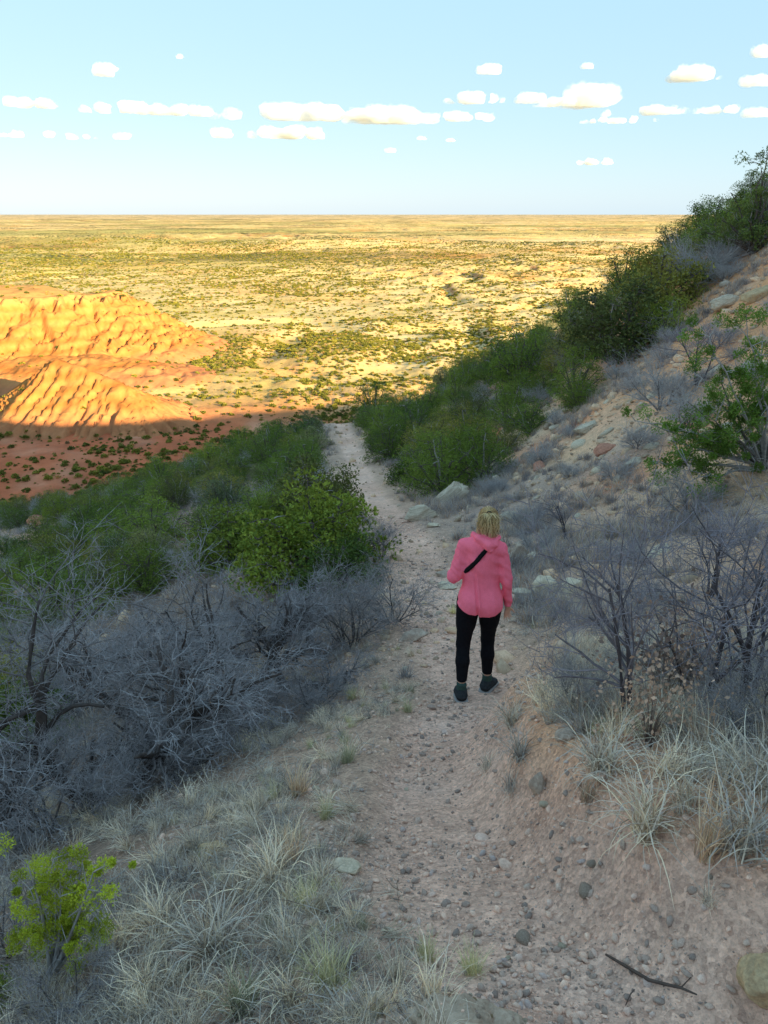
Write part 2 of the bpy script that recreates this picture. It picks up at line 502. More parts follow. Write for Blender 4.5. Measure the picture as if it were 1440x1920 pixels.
# ---------------------------------------------------------------- badland mesa and fluted cone on the left of the plain
def mesa_bump(x, y):
    # plateau block
    a = np.arctan2(y - 735, x + 345)
    R0 = 1 + .12 * fbm(np.cos(a) * 3, np.sin(a) * 3, 1, 3, 150)
    dx = (x + 350) / 205; dy = (y - 735) / 165
    q = R0 - np.hypot(dx, dy)                       # >0 inside
    q = q * 175
    wx = 9 * fbm(x, y, 34, 3, 180)
    rill = ridged(x + wx, y * .30 + wx, 10, 5, 152, .6)
    q2 = q + 18 * (rill - .55) * sst(5, 40, q) * (1 - sst(90, 125, q))
    h = 63 * np.clip(q2 / 105, 0, 1) ** 1.35
    h = np.minimum(h, 56 + 2 * fbm(x, y, 40, 2, 154))
    st = h / 9.0; h = (np.floor(st) + sst(.15, .85, st - np.floor(st))) * 9.0 * .25 + h * .75
    # long low shoulder towards the right
    q = 1.25 + .2 * fbm(x, y, 60, 3, 156) - np.hypot((x + 250) / 105, (y - 610) / 60)
    h2 = 17 * np.clip(q, 0, 1) ** 1.1 + 2.4 * (ridged(x, y * .35, 8, 3, 158) - .5) * np.clip(q * 3, 0, 1)
    # cone with rills fanning from a ridge
    ax, ay, bx, by = -206., 487., -158., 470.
    t = np.clip(((x - ax) * (bx - ax) + (y - ay) * (by - ay)) / ((bx - ax) ** 2 + (by - ay) ** 2), 0, 1)
    px_, py_ = ax + t * (bx - ax), ay + t * (by - ay)
    dd = np.hypot(x - px_, y - py_)
    ang = np.arctan2(y - py_ - 4, x - px_) * 9 + t * 12 + 1.4 * fbm(x, y, 26, 3, 182)
    rl = 1 - np.abs(pn2(ang * 1.1, dd * .010, 160)) * 2; rl2 = 1 - np.abs(pn2(ang * 2.6, dd * .02, 161)) * 2
    top = 35 - 15 * t
    base = 62 - 12 * t
    q = np.clip(1 - dd / base, 0, 1)
    h3 = top * q ** 1.25 + (3.4 * (rl - .6) * (1 + .8 * fbm(x, y, 30, 2, 183)) + 2.2 * (rl2 - .6) + 1.2 * fbm(x, y, 6, 3, 184)) * sst(0, .25, q) * sst(0, 6, dd)
    k = 4.0
    h = np.maximum(h, h2); g = np.clip(.5 + .5 * (h3 - h) / k, 0, 1)
    return h * (1 - g) + h3 * g + k * g * (1 - g) * np.where((h3 > .5) & (h > .5), 1, 0)

def build_mesa():
    xs = np.arange(-560, -70, 1.7); ys = np.arange(395, 930, 1.7)
    X, Y = np.meshgrid(xs, ys)
    b_ = mesa_bump(X, Y)
    z0 = H(X, Y)
    Z = z0 + b_ - 1.6 * (1 - sst(0, 2.5, b_)) + .8 * fbm(X, Y, 9, 3, 170) * sst(1, 5, b_)
    keep = b_ > .02
    n, m_ = X.shape
    idx = np.arange(n * m_).reshape(n, m_)
    q = np.stack([idx[:-1, :-1], idx[:-1, 1:], idx[1:, 1:], idx[1:, :-1]], -1).reshape(-1, 4)
    q = q[keep.reshape(-1)[q].any(1)]
    use, inv = np.unique(q, return_inverse=True); inv = inv.reshape(q.shape)
    zz = b_.reshape(-1)[use]; xx = X.reshape(-1)[use]; yy = Y.reshape(-1)[use]
    band = np.sin((zz + 2 * fbm(xx, yy, 50, 2, 171)) * .9) * .5 + .5
    c = cmix(C(.40, .155, .042), C(.45, .21, .07), band)
    c = cmix(c, C(.36, .11, .04), sst(.1, .5, fbm(xx, yy, 14, 3, 173)) * .6)
    c = cmix(c, C(.48, .28, .11), sst(48, 56, zz) * .8)
    c = cmix(c, C(.45, .19, .10), sst(14, 2, zz) * .8)
    V = np.stack([X, Y, Z], -1).reshape(-1, 3)[use]
    me = npmesh('badland_hills', V, inv, [m_plain], True, cols=c, attrs={'scrub': np.zeros(len(V))})
    return tag(link('badland_hills', me), kind='structure')
mesa_o = build_mesa()
# ================================================================= PLANT AND STONE KINDS
def inst_rand(nt):
    return N(nt, 'ObjectInfo').outputs['Random']

# --- materials
m_twig, nt, b = mat('grey_twig_bark', .85, .25)
g = N(nt, 'NewGeometry'); at = N(nt, 'Attribute', attribute_name='Col')
f = noise(nt, 25, 3, .6, g.outputs['Position'])
nt.links.new(mixc(nt, 1, at.outputs['Color'], ramp(nt, f, [(.3, (.7, .7, .72)), (.7, (1.3, 1.28, 1.25))]), 'MULTIPLY'), b.inputs['Base Color'])
bump(nt, b, f, .4, .01)

def leaf_mat(name, a, b_, rough=.6):
    m, nt, b = mat(name, rough, .3)
    at = N(nt, 'Attribute', attribute_name='Col')
    c = mixc(nt, 1, at.outputs['Color'], ramp(nt, inst_rand(nt), [(0, a), (1, b_)]), 'MULTIPLY')
    nt.links.new(c, b.inputs['Base Color'])
    b.inputs['Subsurface Weight'].default_value = 0
    tr = N(nt, 'BsdfTranslucent'); nt.links.new(c, tr.inputs[0])
    mx = N(nt, 'MixShader'); mx.inputs[0].default_value = .15
    nt.links.new(b.outputs[0], mx.inputs[1]); nt.links.new(tr.outputs[0], mx.inputs[2])
    nt.links.new(mx.outputs[0], nt.nodes['Material Output'].inputs[0])
    return m
m_juniper = leaf_mat('juniper_needles', (.55, .62, .68), (1.65, 1.42, 1.05))
m_grass = leaf_mat('dry_grass_blades', (.58, .62, .72), (1.45, 1.40, 1.30), .7)

def rock_mat(name, stops, scale=6, layered=0.0, rand=.25, bd=.02):
    m, nt, b = mat(name, .9, .2)
    tc = N(nt, 'TexCoord'); mp = N(nt, 'Mapping'); mp.inputs['Scale'].default_value = (1, 1, 1 + 6 * layered)
    nt.links.new(tc.outputs['Object'], mp.inputs[0])
    f = noise(nt, scale, 7, .68, mp.outputs[0], .4); f2 = noise(nt, scale * 9, 4, .7, mp.outputs[0])
    c = ramp(nt, f, stops)
    c = mixc(nt, 1, c, ramp(nt, f2, [(.3, (.74, .74, .74)), (.7, (1.25, 1.23, 1.2))]), 'MULTIPLY')
    if rand: c = mixc(nt, 1, c, ramp(nt, inst_rand(nt), [(0, (1 - rand, 1 - rand * .95, 1 - rand * .9)), (.5, (1, .97, .95)), (.8, (1 + rand, 1 + rand * .7, 1 + rand * .5)), (1, (.8, .88, 1.0))]), 'MULTIPLY')
    nt.links.new(c, b.inputs['Base Color'])
    n0 = bump(nt, b, f2, .6, bd * .2); bump(nt, b, f, .8, bd, n0)
    return m
m_pebble = rock_mat('pebble_stone', [(.3, (.44, .31, .26)), (.55, (.60, .45, .38)), (.75, (.72, .60, .52))], 2.2, 0, .55, .0006)
m_pale = rock_mat('pale_limestone', [(.25, (.36, .28, .20)), (.5, (.60, .50, .38)), (.75, (.72, .63, .51))], 11, 0, 0, .012)
m_blue = rock_mat('blue_grey_stone', [(.25, (.26, .19, .155)), (.55, (.43, .34, .28)), (.75, (.58, .48, .39))], 10, 0, 0, .012)
m_slab = rock_mat('layered_sandstone', [(.25, (.28, .21, .16)), (.45, (.46, .38, .30)), (.6, (.62, .54, .43)), (.8, (.50, .38, .26))], 5.0, 1.2, 0, .025)
m_red = rock_mat('red_sandstone', [(.25, (.34, .15, .10)), (.6, (.50, .25, .18)), (.8, (.55, .34, .26))], 2, .3, 0)
m_yellow = rock_mat('yellow_lichen_stone', [(.3, (.34, .24, .15)), (.55, (.52, .38, .23)), (.8, (.52, .44, .34))], 10, 0, 0, .02)
m_rubble = rock_mat('slope_rubble', [(.3, (.42, .29, .20)), (.55, (.58, .43, .31)), (.8, (.66, .56, .46))], 2, .3, .45, .003)

# --- stones
import bmesh
def rock_mesh(name, seed, m, sub=2, dims=(1, 1, .7), cuts=7, rough=.12, layers=0.0, flat=False):
    rs = np.random.RandomState(seed)
    bm = bmesh.new(); bmesh.ops.create_icosphere(bm, subdivisions=sub, radius=1)
    V = np.array([v.co[:] for v in bm.verts]); F = np.array([[v.index for v in f.verts] for f in bm.faces]); bm.free()
    for i in range(cuts):
        n = rs.normal(size=3); n /= np.linalg.norm(n); d = rs.uniform(.55, .85)
        s = V @ n; k = np.maximum(0, s - d); V -= n * (k * .92)[:, None]
    if flat: V[:, 2] = np.clip(V[:, 2], -.75, .62)
    o = seed * 3.17
    n1 = pn3(V[:, 0] * 1.6 + o, V[:, 1] * 1.6, V[:, 2] * 1.6); n2 = pn3(V[:, 0] * 4.5 + o, V[:, 1] * 4.5, V[:, 2] * 4.5)
    n3 = pn3(V[:, 0] * 11 + o, V[:, 1] * 11, V[:, 2] * 11)
    V *= (1 + rough * n1 + rough * .45 * n2 + rough * .2 * n3)[:, None]
    if layers:
        st = V[:, 2] * 9 + n1 * .8; fr = st - np.floor(st)
        V[:, :2] *= (1 - layers * (fr < .28) * (.5 + .5 * np.sin(np.floor(st) * 5.3 + seed)))[:, None]
        V[:, :2] *= (1 + layers * .8 * np.sin(np.floor(st) * 12.9 + seed))[:, None]
    V *= np.array(dims)
    return npmesh(name, V, F, [m], smooth=not flat and rough < .1)

# --- grass tufts: arching blades
def tuft_mesh(name, seed, nb, L, w, spread, droop, cols, segs=3, base_r=.03, mt=None):
    rs = np.random.RandomState(seed)
    a = rs.uniform(0, 2 * np.pi, nb); lean = rs.uniform(.02, 1, nb) ** .8 * spread
    ln = L * rs.uniform(.45, 1.1, nb); br = base_r * np.sqrt(rs.uniform(0, 1, nb)); ba = rs.uniform(0, 2 * np.pi, nb)
    ww = w * rs.uniform(.6, 1.2, nb); dr = droop * rs.uniform(.4, 1.5, nb)
    side = a + np.pi / 2 + rs.normal(0, .5, nb); curl = rs.normal(0, .35, nb)
    P = np.zeros((nb, segs + 1, 3)); P[:, 0, 0] = br * np.cos(ba); P[:, 0, 1] = br * np.sin(ba); P[:, 0, 2] = -.02
    th = lean.copy(); az = a.copy()
    for i in range(segs):
        st = ln / segs
        P[:, i + 1, 0] = P[:, i, 0] + st * np.sin(th) * np.cos(az)
        P[:, i + 1, 1] = P[:, i, 1] + st * np.sin(th) * np.sin(az)
        P[:, i + 1, 2] = P[:, i, 2] + st * np.cos(th)
        th = th + dr * (i + 1) / segs; az = az + curl
    P[:, :, 2] = np.maximum(P[:, :, 2], -.03 + .01 * rs.uniform(size=(nb, 1)))
    sx, sy = np.cos(side), np.sin(side)
    V = []; F = []
    for i in range(segs + 1):
        q = ww * (1 - (i / segs) ** 1.6 * .92) / 2
        for sgn in (-1, 1):
            p = P[:, i].copy(); p[:, 0] += sgn * sx * q; p[:, 1] += sgn * sy * q; V.append(p)
    V = np.stack(V, 1).reshape(-1, 3)
    k = 2 * (segs + 1); base = np.arange(nb)[:, None] * k
    F = np.concatenate([base + np.array([2 * i, 2 * i + 1, 2 * i + 3, 2 * i + 2]) for i in range(segs)])
    ci = rs.choice(len(cols), nb); cc = np.array(cols)[ci] * rs.uniform(.75, 1.2, (nb, 1))
    cc = np.repeat(cc, k, axis=0)
    return npmesh(name, V, F, [mt or m_grass], True, cols=cc)
STRAW = [(.74, .62, .46), (.64, .52, .39), (.50, .42, .34), (.80, .71, .57), (.30, .23, .17)]
GREY = [(.54, .48, .43), (.64, .57, .49), (.38, .33, .30), (.72, .63, .52), (.22, .18, .155)]
YEL = [(.62, .56, .33), (.55, .52, .30), (.66, .62, .44), (.45, .44, .25)]
PURP = [(.40, .36, .36), (.47, .41, .38), (.34, .31, .33), (.52, .46, .40)]
RUST = [(.50, .33, .22), (.56, .42, .30), (.44, .34, .28)]

# --- leafless shrubs
def bare_shrub(seed, height, spread, levels=4, stems=3, twig=1.0, lean=(0, 0), dens=1.0, thick=.05, dark=(.11, .095, .09), pale=(.37, .37, .385), curl=.35, trunk_h=.25, kids0=5, tpow=1.1, rmin=.0016):
    rs = random.Random(seed)
    trunk, twigs = Tubes(), Tubes()
    def grow(p, d, length, rad, lev):
        n = 5 if lev < 2 else (4 if lev < levels else 3)
        pts = [p.copy()]; rads = [rad]; dirs = [d.copy()]
        q = p.copy(); dd = d.copy(); sl_ = length / n
        cax = Vector((rs.gauss(0, 1), rs.gauss(0, 1), rs.gauss(0, 1))).normalized()
        for i in range(n):
            dd = (dd + Vector((rs.gauss(0, 1), rs.gauss(0, 1), rs.gauss(0, .8))) * curl * .42 + cax.cross(dd) * curl * .3)
            if lev == 1: dd.z += .03
            if q.z < height * .12: dd.z = abs(dd.z)
            dd.normalize()
            q = q + dd * sl_; pts.append(q.copy()); dirs.append(dd.copy())
            rads.append(rad * (1 - (i + 1) / n * (.55 if lev < levels else .8)))
        t = min(1, lev / max(1, levels - 1))
        g = rs.uniform(.85, 1.15)
        col = tuple(g * (dark[j] + (pale[j] - dark[j]) * t ** tpow) for j in range(3))
        (trunk if lev <= 1 else twigs).tube(pts, rads, 7 if lev == 0 else (5 if lev == 1 else 3), col)
        if lev >= levels: return
        nk = int(round((kids0 if lev == 0 else 6.0 if lev == 1 else 5.2) * dens * rs.uniform(.8, 1.2)))
        for k in range(nk):
            t = rs.uniform(.25 if lev else .35, 1.0); i = min(n - 1, int(t * n)); f = t * n - i
            bp = pts[i].lerp(pts[i + 1], f); bd = dirs[min(i + 1, n)]
            rnd = Vector((rs.gauss(0, 1), rs.gauss(0, 1), rs.gauss(0, 1))).normalized()
            perp = (rnd - bd * rnd.dot(bd)).normalized()
            ang = rs.uniform(.55, 1.35)
            nd = bd * math.cos(ang) + perp * math.sin(ang)
            outw = Vector((bp.x, bp.y, 0)); outw = outw.normalized() if outw.length > .05 else Vector((0, 0, 0))
            nd = (nd + outw * .2 + Vector((0, 0, .16 if lev < 2 else .04))).normalized()
            grow(bp, nd, length * rs.uniform(.45, .75), max(rmin, rads[i] * rs.uniform(.42, .62)), lev + 1)
    for s_ in range(stems):
        a = 2 * math.pi * (s_ + rs.uniform(-.3, .3)) / stems
        d = Vector((math.cos(a) * spread + lean[0], math.sin(a) * spread + lean[1], 1)).normalized()
        grow(Vector((math.cos(a) * thick, math.sin(a) * thick, -.08)), d, height * rs.uniform(.5, .72), thick * rs.uniform(.7, 1.1), 0)
    return trunk, twigs

def shrub_thing(name, label, cat, trunk, twigs, loc, rz=0, scale=1, group=None, leaves=None):
    root = link(name, None, loc=loc, rot=(0, 0, rz), scale=scale)
    tag(root, label, cat, group)
    a = link('trunk', trunk, root); b_ = link('twigs', twigs, root)
    PARTS[root.name] = [a, b_]
    if leaves is not None: PARTS[root.name].append(link('dead_leaves', leaves, root))
    return root

# --- juniper: limbs and many sprays of scale-like needles
def spray_arrays(centres, dirs, size, rs, cols, per=5, width=.34):
    """clumps of pointed leaf blades round each centre"""
    n = len(centres)
    c = np.repeat(centres, per, 0); d = np.repeat(dirs, per, 0)
    m_ = n * per
    d = d + rs.normal(0, .62, (m_, 3)); d /= np.linalg.norm(d, axis=1)[:, None]
    r = rs.normal(size=(m_, 3)); s = np.cross(d, r); s /= np.linalg.norm(s, axis=1)[:, None]
    L = (np.repeat(size, per) * rs.uniform(.6, 1.2, m_))[:, None]
    t = np.cross(d, s)
    p0 = c - d * L * .15; tip = c + d * L + t * L * rs.uniform(-.2, .2, (m_, 1)); m1 = c + d * L * .45 + s * L * width * .5; m2 = c + d * L * .40 - s * L * width * .5 + t * L * .12
    V = np.stack([p0, m1, tip, m2], 1).reshape(-1, 3)
    F = np.arange(m_ * 4).reshape(-1, 4)
    ci = np.repeat(cols, per, 0) * rs.uniform(.8, 1.2, (m_, 1))
    return V, F, np.repeat(ci, 4, 0)

def juniper_meshes(seed, W, Hh, nlimb, nclump, nspray, size, per=5, green=(.055, .085, .02), green2=(.10, .13, .035), bare=.15, shape='round'):
    rs = np.random.RandomState(seed); rp = random.Random(seed)
    tb = Tubes()
    clumps = []
    dark, pale = (.13, .11, .10), (.36, .34, .33)
    for i in range(nlimb):
        a = 2 * math.pi * (i + rp.uniform(-.35, .35)) / nlimb * 1.618 * 2
        t = (i + .5) / nlimb
        if shape == 'round':
            el = math.asin(min(.98, .02 + .95 * t ** 1.15)); rr_ = 1.0
        else:
            el = math.radians(20 + 65 * t); rr_ = 1
        tip = Vector((math.cos(a) * math.cos(el) * W / 2 * rp.uniform(.75, .95), math.sin(a) * math.cos(el) * W / 2 * rp.uniform(.75, .95), Hh * (.10 + .84 * math.sin(el)) * rp.uniform(.85, 1.0)))
        p0 = Vector((rp.gauss(0, .05), rp.gauss(0, .05), -.05)); pm = tip * .45 + Vector((rp.gauss(0, .08), rp.gauss(0, .08), .06 * Hh)) * W * .4
        pts = []
        for k in range(6):
            s_ = k / 5
            q = p0 * (1 - s_) ** 2 + pm * 2 * s_ * (1 - s_) + tip * s_ ** 2
            pts.append(q + Vector((rp.gauss(0, .02), rp.gauss(0, .02), rp.gauss(0, .02))) * W * s_)
        rr0 = .022 * W * rp.uniform(.7, 1.2)
        tb.tube(pts, [rr0 * (1 - .8 * k / 5) for k in range(6)], 4, dark if rp.random() > bare else pale)
        for c in range(nclump):
            s_ = rp.uniform(.55, 1.04) if c else 1.0; i0 = min(4, int(s_ * 5)); q = pts[i0].lerp(pts[i0 + 1], s_ * 5 - i0)
            off = Vector((rp.gauss(0, 1), rp.gauss(0, 1), rp.gauss(0, .6))) * W * .06
            e = q + off
            tb.tube([q, q.lerp(e, .5) + Vector((0, 0, .01 * W)), e], [rr0 * .3, rr0 * .2, rr0 * .08], 3, pale if rp.random() < .15 else dark, cap=False)
            clumps.append((e, W * rp.uniform(.075, .125), rp.random()))
    cen, dirs, cols = [], [], []
    g1, g2 = np.array(green), np.array(green2)
    for (e, r_, q) in clumps:
        n = max(3, int(nspray * rs.uniform(.6, 1.3)))
        v = rs.normal(size=(n, 3)); v /= np.linalg.norm(v, axis=1)[:, None]
        v *= rs.uniform(.6, 1, (n, 1)) ** .5
        cen.append(np.array(e) + v * r_ * np.array([1, 1, .8])); 
        dd = v + np.array([0, 0, .32]) + np.array([e[0], e[1], 0]) / W * .3
        dirs.append(dd / np.linalg.norm(dd, axis=1)[:, None])
        cols.append(np.tile(g1 + (g2 - g1) * q, (n, 1)) * rs.uniform(.8, 1.25, (n, 1)))
    cen = np.concatenate(cen); dirs = np.concatenate(dirs); cols = np.concatenate(cols)
    V, F, cc = spray_arrays(cen, dirs, np.full(len(cen), size), rs, cols, per, .55)
    crown = npmesh('juniper_crown', V, F, [m_juniper], True, cols=cc)
    return tb.mesh('juniper_limbs', m_twig), crown

def juniper_thing(meshes, loc, rz, scale, label, group=None, name='juniper'):
    root = link(name, None, loc=loc, rot=(0, 0, rz), scale=scale)
    tag(root, label, 'juniper', group)
    a = link('trunk', meshes[0], root); b_ = link('crown', meshes[1], root)
    PARTS[root.name] = [a, b_]
    return root

# --- scatter: instances of hidden-from-nothing source meshes placed by geometry nodes on one object
def scatter_object(name, pts, rots, scales, idx, protos, kind='stuff', label=None):
    """pts (n,3) rots (n,3) scales (n,) idx (n,) into protos [(mesh)]"""
    me = bpy.data.meshes.new(name); n = len(pts)
    me.vertices.add(n); me.vertices.foreach_set('co', np.asarray(pts, np.float32).ravel())
    a = me.attributes.new('rot', 'FLOAT_VECTOR', 'POINT'); a.data.foreach_set('vector', np.asarray(rots, np.float32).ravel())
    sc_ = np.asarray(scales, np.float32)
    if sc_.ndim == 1: sc_ = np.repeat(sc_[:, None], 3, 1)
    a = me.attributes.new('sca', 'FLOAT_VECTOR', 'POINT'); a.data.foreach_set('vector', sc_.ravel())
    a = me.attributes.new('idx', 'INT', 'POINT'); a.data.foreach_set('value', np.asarray(idx, np.int32))
    col = bpy.data.collections.new(name + '_kinds')
    for i, p in enumerate(protos):
        o = bpy.data.objects.new('%s_kind_%02d' % (name, i), p); col.objects.link(o)
    ob = link(name, me); tag(ob, label, None, None, kind)
    ng = bpy.data.node_groups.new(name + '_nodes', 'GeometryNodeTree')
    ng.interface.new_socket('Geometry', in_out='INPUT', socket_type='NodeSocketGeometry')
    ng.interface.new_socket('Geometry', in_out='OUTPUT', socket_type='NodeSocketGeometry')
    nd = ng.nodes; gi = nd.new('NodeGroupInput'); go = nd.new('NodeGroupOutput')
    ci = nd.new('GeometryNodeCollectionInfo'); ci.inputs['Collection'].default_value = col
    ci.inputs['Separate Children'].default_value = True; ci.inputs['Reset Children'].default_value = True
    ip = nd.new('GeometryNodeInstanceOnPoints'); ip.inputs['Pick Instance'].default_value = True
    mtp = nd.new('GeometryNodeMeshToPoints')
    def attr(nm, t):
        q = nd.new('GeometryNodeInputNamedAttribute'); q.data_type = t; q.inputs[0].default_value = nm
        return [o_ for o_ in q.outputs if o_.enabled and o_.name == 'Attribute'][0]
    L = ng.links.new
    e2r = nd.new('FunctionNodeEulerToRotation')
    L(gi.outputs[0], mtp.inputs[0]); L(mtp.outputs[0], ip.inputs['Points']); L(ci.outputs[0], ip.inputs['Instance'])
    L(attr('idx', 'INT'), ip.inputs['Instance Index']); L(attr('rot', 'FLOAT_VECTOR'), e2r.inputs[0]); L(e2r.outputs[0], ip.inputs['Rotation'])
    L(attr('sca', 'FLOAT_VECTOR'), ip.inputs['Scale']); L(ip.outputs[0], go.inputs[0])
    md = ob.modifiers.new('scatter', 'NODES'); md.node_group = ng
    return ob

def polar_points(n, r0, r1, a0, a1, power, rs):
    """random ground positions round the camera's foot, area density falling as r**power"""
    k = power + 2
    u = rs.uniform(size=n)
    r = (r0 ** k + u * (r1 ** k - r0 ** k)) ** (1 / k) if abs(k) > 1e-6 else r0 * (r1 / r0) ** u
    a = np.radians(rs.uniform(a0, a1, n))
    return r * np.sin(a), r * np.cos(a), r
# ================================================================= SCATTERED COVER
rs = np.random.RandomState(3)
def zone(x, y):
    z, tr, u, d, r = H(x, y, True)
    return z, tr, u, d, r

# gravel and small stones
peb = [rock_mesh('pebble_%d' % i, 200 + i, m_pebble, 1, (1, .6 + .1 * (i % 3), .35 + .2 * (i % 2)), 9, .18) for i in range(9)]
x, y, r = polar_points(105000, .9, 16, -42, 42, -1.35, rs)
z, tr, u, d, r = zone(x, y)
bs = bank_s(x, y)
dens = .25 + .75 * tr + .5 * sst(.9, .1, np.abs(u) - .3) - .45 * sst(.2, .5, bs) * (y < 6)
dens = dens * (.15 + 1.2 * sst(-.25, .3, fbm(x, y, .7, 3, 301))) - .5 * sst(-1.2, -2.4, u)
k = rs.uniform(size=len(x)) < np.clip(dens, 0.04, 1)
x, y, z, r, tr = x[k], y[k], z[k], r[k], tr[k]
sz = (.0022 + .0030 * rs.pareto(1.9, len(x)).clip(0, 5)) * (1 + .12 * r)
rot = np.stack([rs.uniform(-.6, .6, len(x)), rs.uniform(-.6, .6, len(x)), rs.uniform(0, 6.3, len(x))], 1)
scatter_object('gravel', np.stack([x, y, z + sz * .28], 1), rot, sz, rs.randint(0, len(peb), len(x)), peb)

# rubble on the bare slope and along the verges
rub = [rock_mesh('rubble_%d' % i, 230 + i, m_rubble, 1, (1, .8, .35 + .15 * (i % 3)), 6, .16) for i in range(7)]
x, y, r = polar_points(46000, 6, 60, -34, 36, -1.2, rs)
z, tr, u, d, r = zone(x, y)
dens = .16 + .84 * sst(1.2, 3.5, u) * sst(-.35, .15, fbm(x, y, 2.6, 3, 311)); dens *= np.where(u < -1, .35, 1)
k = rs.uniform(size=len(x)) < dens
x, y, z, r = x[k], y[k], z[k], r[k]
sz = (.013 + .02 * rs.pareto(2.2, len(x)).clip(0, 5)) * (1 + .04 * r)
rot = np.stack([rs.uniform(-.5, .5, len(x)), rs.uniform(-.9, .1, len(x)), rs.uniform(0, 6.3, len(x))], 1)
scatter_object('rubble', np.stack([x, y, z + sz * .05], 1), rot, sz, rs.randint(0, 7, len(x)), rub)

# grass: long arching blades (0-3), grey mats (4-6), short yellow (7-8), thin purple-grey far tufts (9-11)
gm = [tuft_mesh('tuft_long_%d' % i, 400 + i, 85, .34, .0055, .75, .75, STRAW + GREY[:2], 4, .05) for i in range(4)]
gm += [tuft_mesh('tuft_mat_%d' % i, 410 + i, 75, .17, .004, 1.35, .5, GREY + STRAW[1:3], 3, .07) for i in range(3)]
gm += [tuft_mesh('tuft_yellow_%d' % i, 420 + i, 90, .15, .0032, .8, .35, YEL, 3, .035) for i in range(2)]
gm += [tuft_mesh('tuft_slope_%d' % i, 430 + i, 60, .27, .0075, .9, .35, PURP + RUST[:1], 3, .08) for i in range(3)]
gm += [tuft_mesh('tuft_rust_%d' % i, 440 + i, 70, .32, .005, .55, .45, RUST + STRAW[:1], 4, .045) for i in range(2)]
P_, Rr, S_, I_ = [], [], [], []
def add_tufts(x, y, z, sc_, kinds, p=None, tilt=.2):
    n = len(x)
    P_.append(np.stack([x, y, z], 1)); S_.append(sc_)
    Rr.append(np.stack([rs.normal(0, tilt, n), rs.normal(0, tilt, n), rs.uniform(0, 6.28, n)], 1))
    I_.append(rs.choice(kinds, n, p=p))
# right bank top: tall pale grass
x = rs.uniform(.7, 4.2, 2300); y = rs.uniform(1.7, 5.6, 2300)
z, tr, u, d, r = zone(x, y); bs = bank_s(x, y)
den = sst(-.02, .22, bs + .10 * fbm(x, y, .4, 2, 320)) * (.35 + .65 * sst(-.2, .3, fbm(x, y, .8, 2, 321)))
k = rs.uniform(size=len(x)) < den
add_tufts(x[k], y[k], z[k], rs.uniform(.45, .9, k.sum()), [0, 1, 2, 3, 4, 5, 12, 13], [.17, .17, .17, .13, .10, .08, .09, .09], .25)
# left bank: matted grey-blue grass
x, y, r = polar_points(7200, 1.1, 11, -44, 6, -1.3, rs)
z, tr, u, d, r = zone(x, y)
den = sst(-.35, -.85, u + .25 * fbm(x, y, .5, 3, 322)) * (.06 + .94 * sst(-.12, .24, fbm(x, y, .9, 3, 323) + .25 * sst(3.5, 2.0, y)))
k = rs.uniform(size=len(x)) < den
add_tufts(x[k], y[k], z[k], rs.uniform(.28, .66, k.sum()), [0, 1, 2, 4, 5, 6, 7], [.07, .07, .06, .25, .25, .25, .05], .42)
# sparse short yellow tufts near the trail edge
x, y, r = polar_points(1500, 1.1, 10, -30, 25, -1.2, rs)
z, tr, u, d, r = zone(x, y)
den = sst(.35, .1, np.abs(np.abs(u) - .75)) * .35 * sst(0, .25, fbm(x, y, .6, 2, 324)) * (1 - tr)
k = rs.uniform(size=len(x)) < den
add_tufts(x[k], y[k], z[k], rs.uniform(.5, 1.0, k.sum()), [7, 8, 4], None, .2)
# middle distance right: flat with grass and then the slope
x, y, r = polar_points(21000, 5, 34, -4, 40, -1.1, rs)
z, tr, u, d, r = zone(x, y)
n1 = fbm(x, y, 2.2, 3, 325)
den = sst(.5, 1.2, u) * (.10 + .8 * sst(-.05, .35, n1)) * (1 - tr)
den = den * np.where(u > 4.2, .26, 1) + .6 * sst(1.1, .2, np.abs(y - 17.2 - (x - 2) * .82)) * (x > 1.5)
k = rs.uniform(size=len(x)) < den
add_tufts(x[k], y[k], z[k], rs.uniform(.5, 1.05, k.sum()) * (1 + .012 * r[k]), [9, 10, 11, 5, 6], [.27, .27, .2, .13, .13], .25)
# verge and left slope under the shrubs and junipers
x, y, r = polar_points(10000, 7, 60, -36, 4, -1.2, rs)
z, tr, u, d, r = zone(x, y)
den = (.15 + .6 * sst(-.1, .3, fbm(x, y, 3.2, 3, 326))) * sst(.4, .9, np.abs(u)) * (1 - tr)
k = rs.uniform(size=len(x)) < den
add_tufts(x[k], y[k], z[k], rs.uniform(.5, 1.1, k.sum()) * (1 + .02 * r[k]), [9, 10, 11, 5], None, .25)
scatter_object('dry_grass', np.concatenate(P_), np.concatenate(Rr), np.concatenate(S_), np.concatenate(I_), gm)

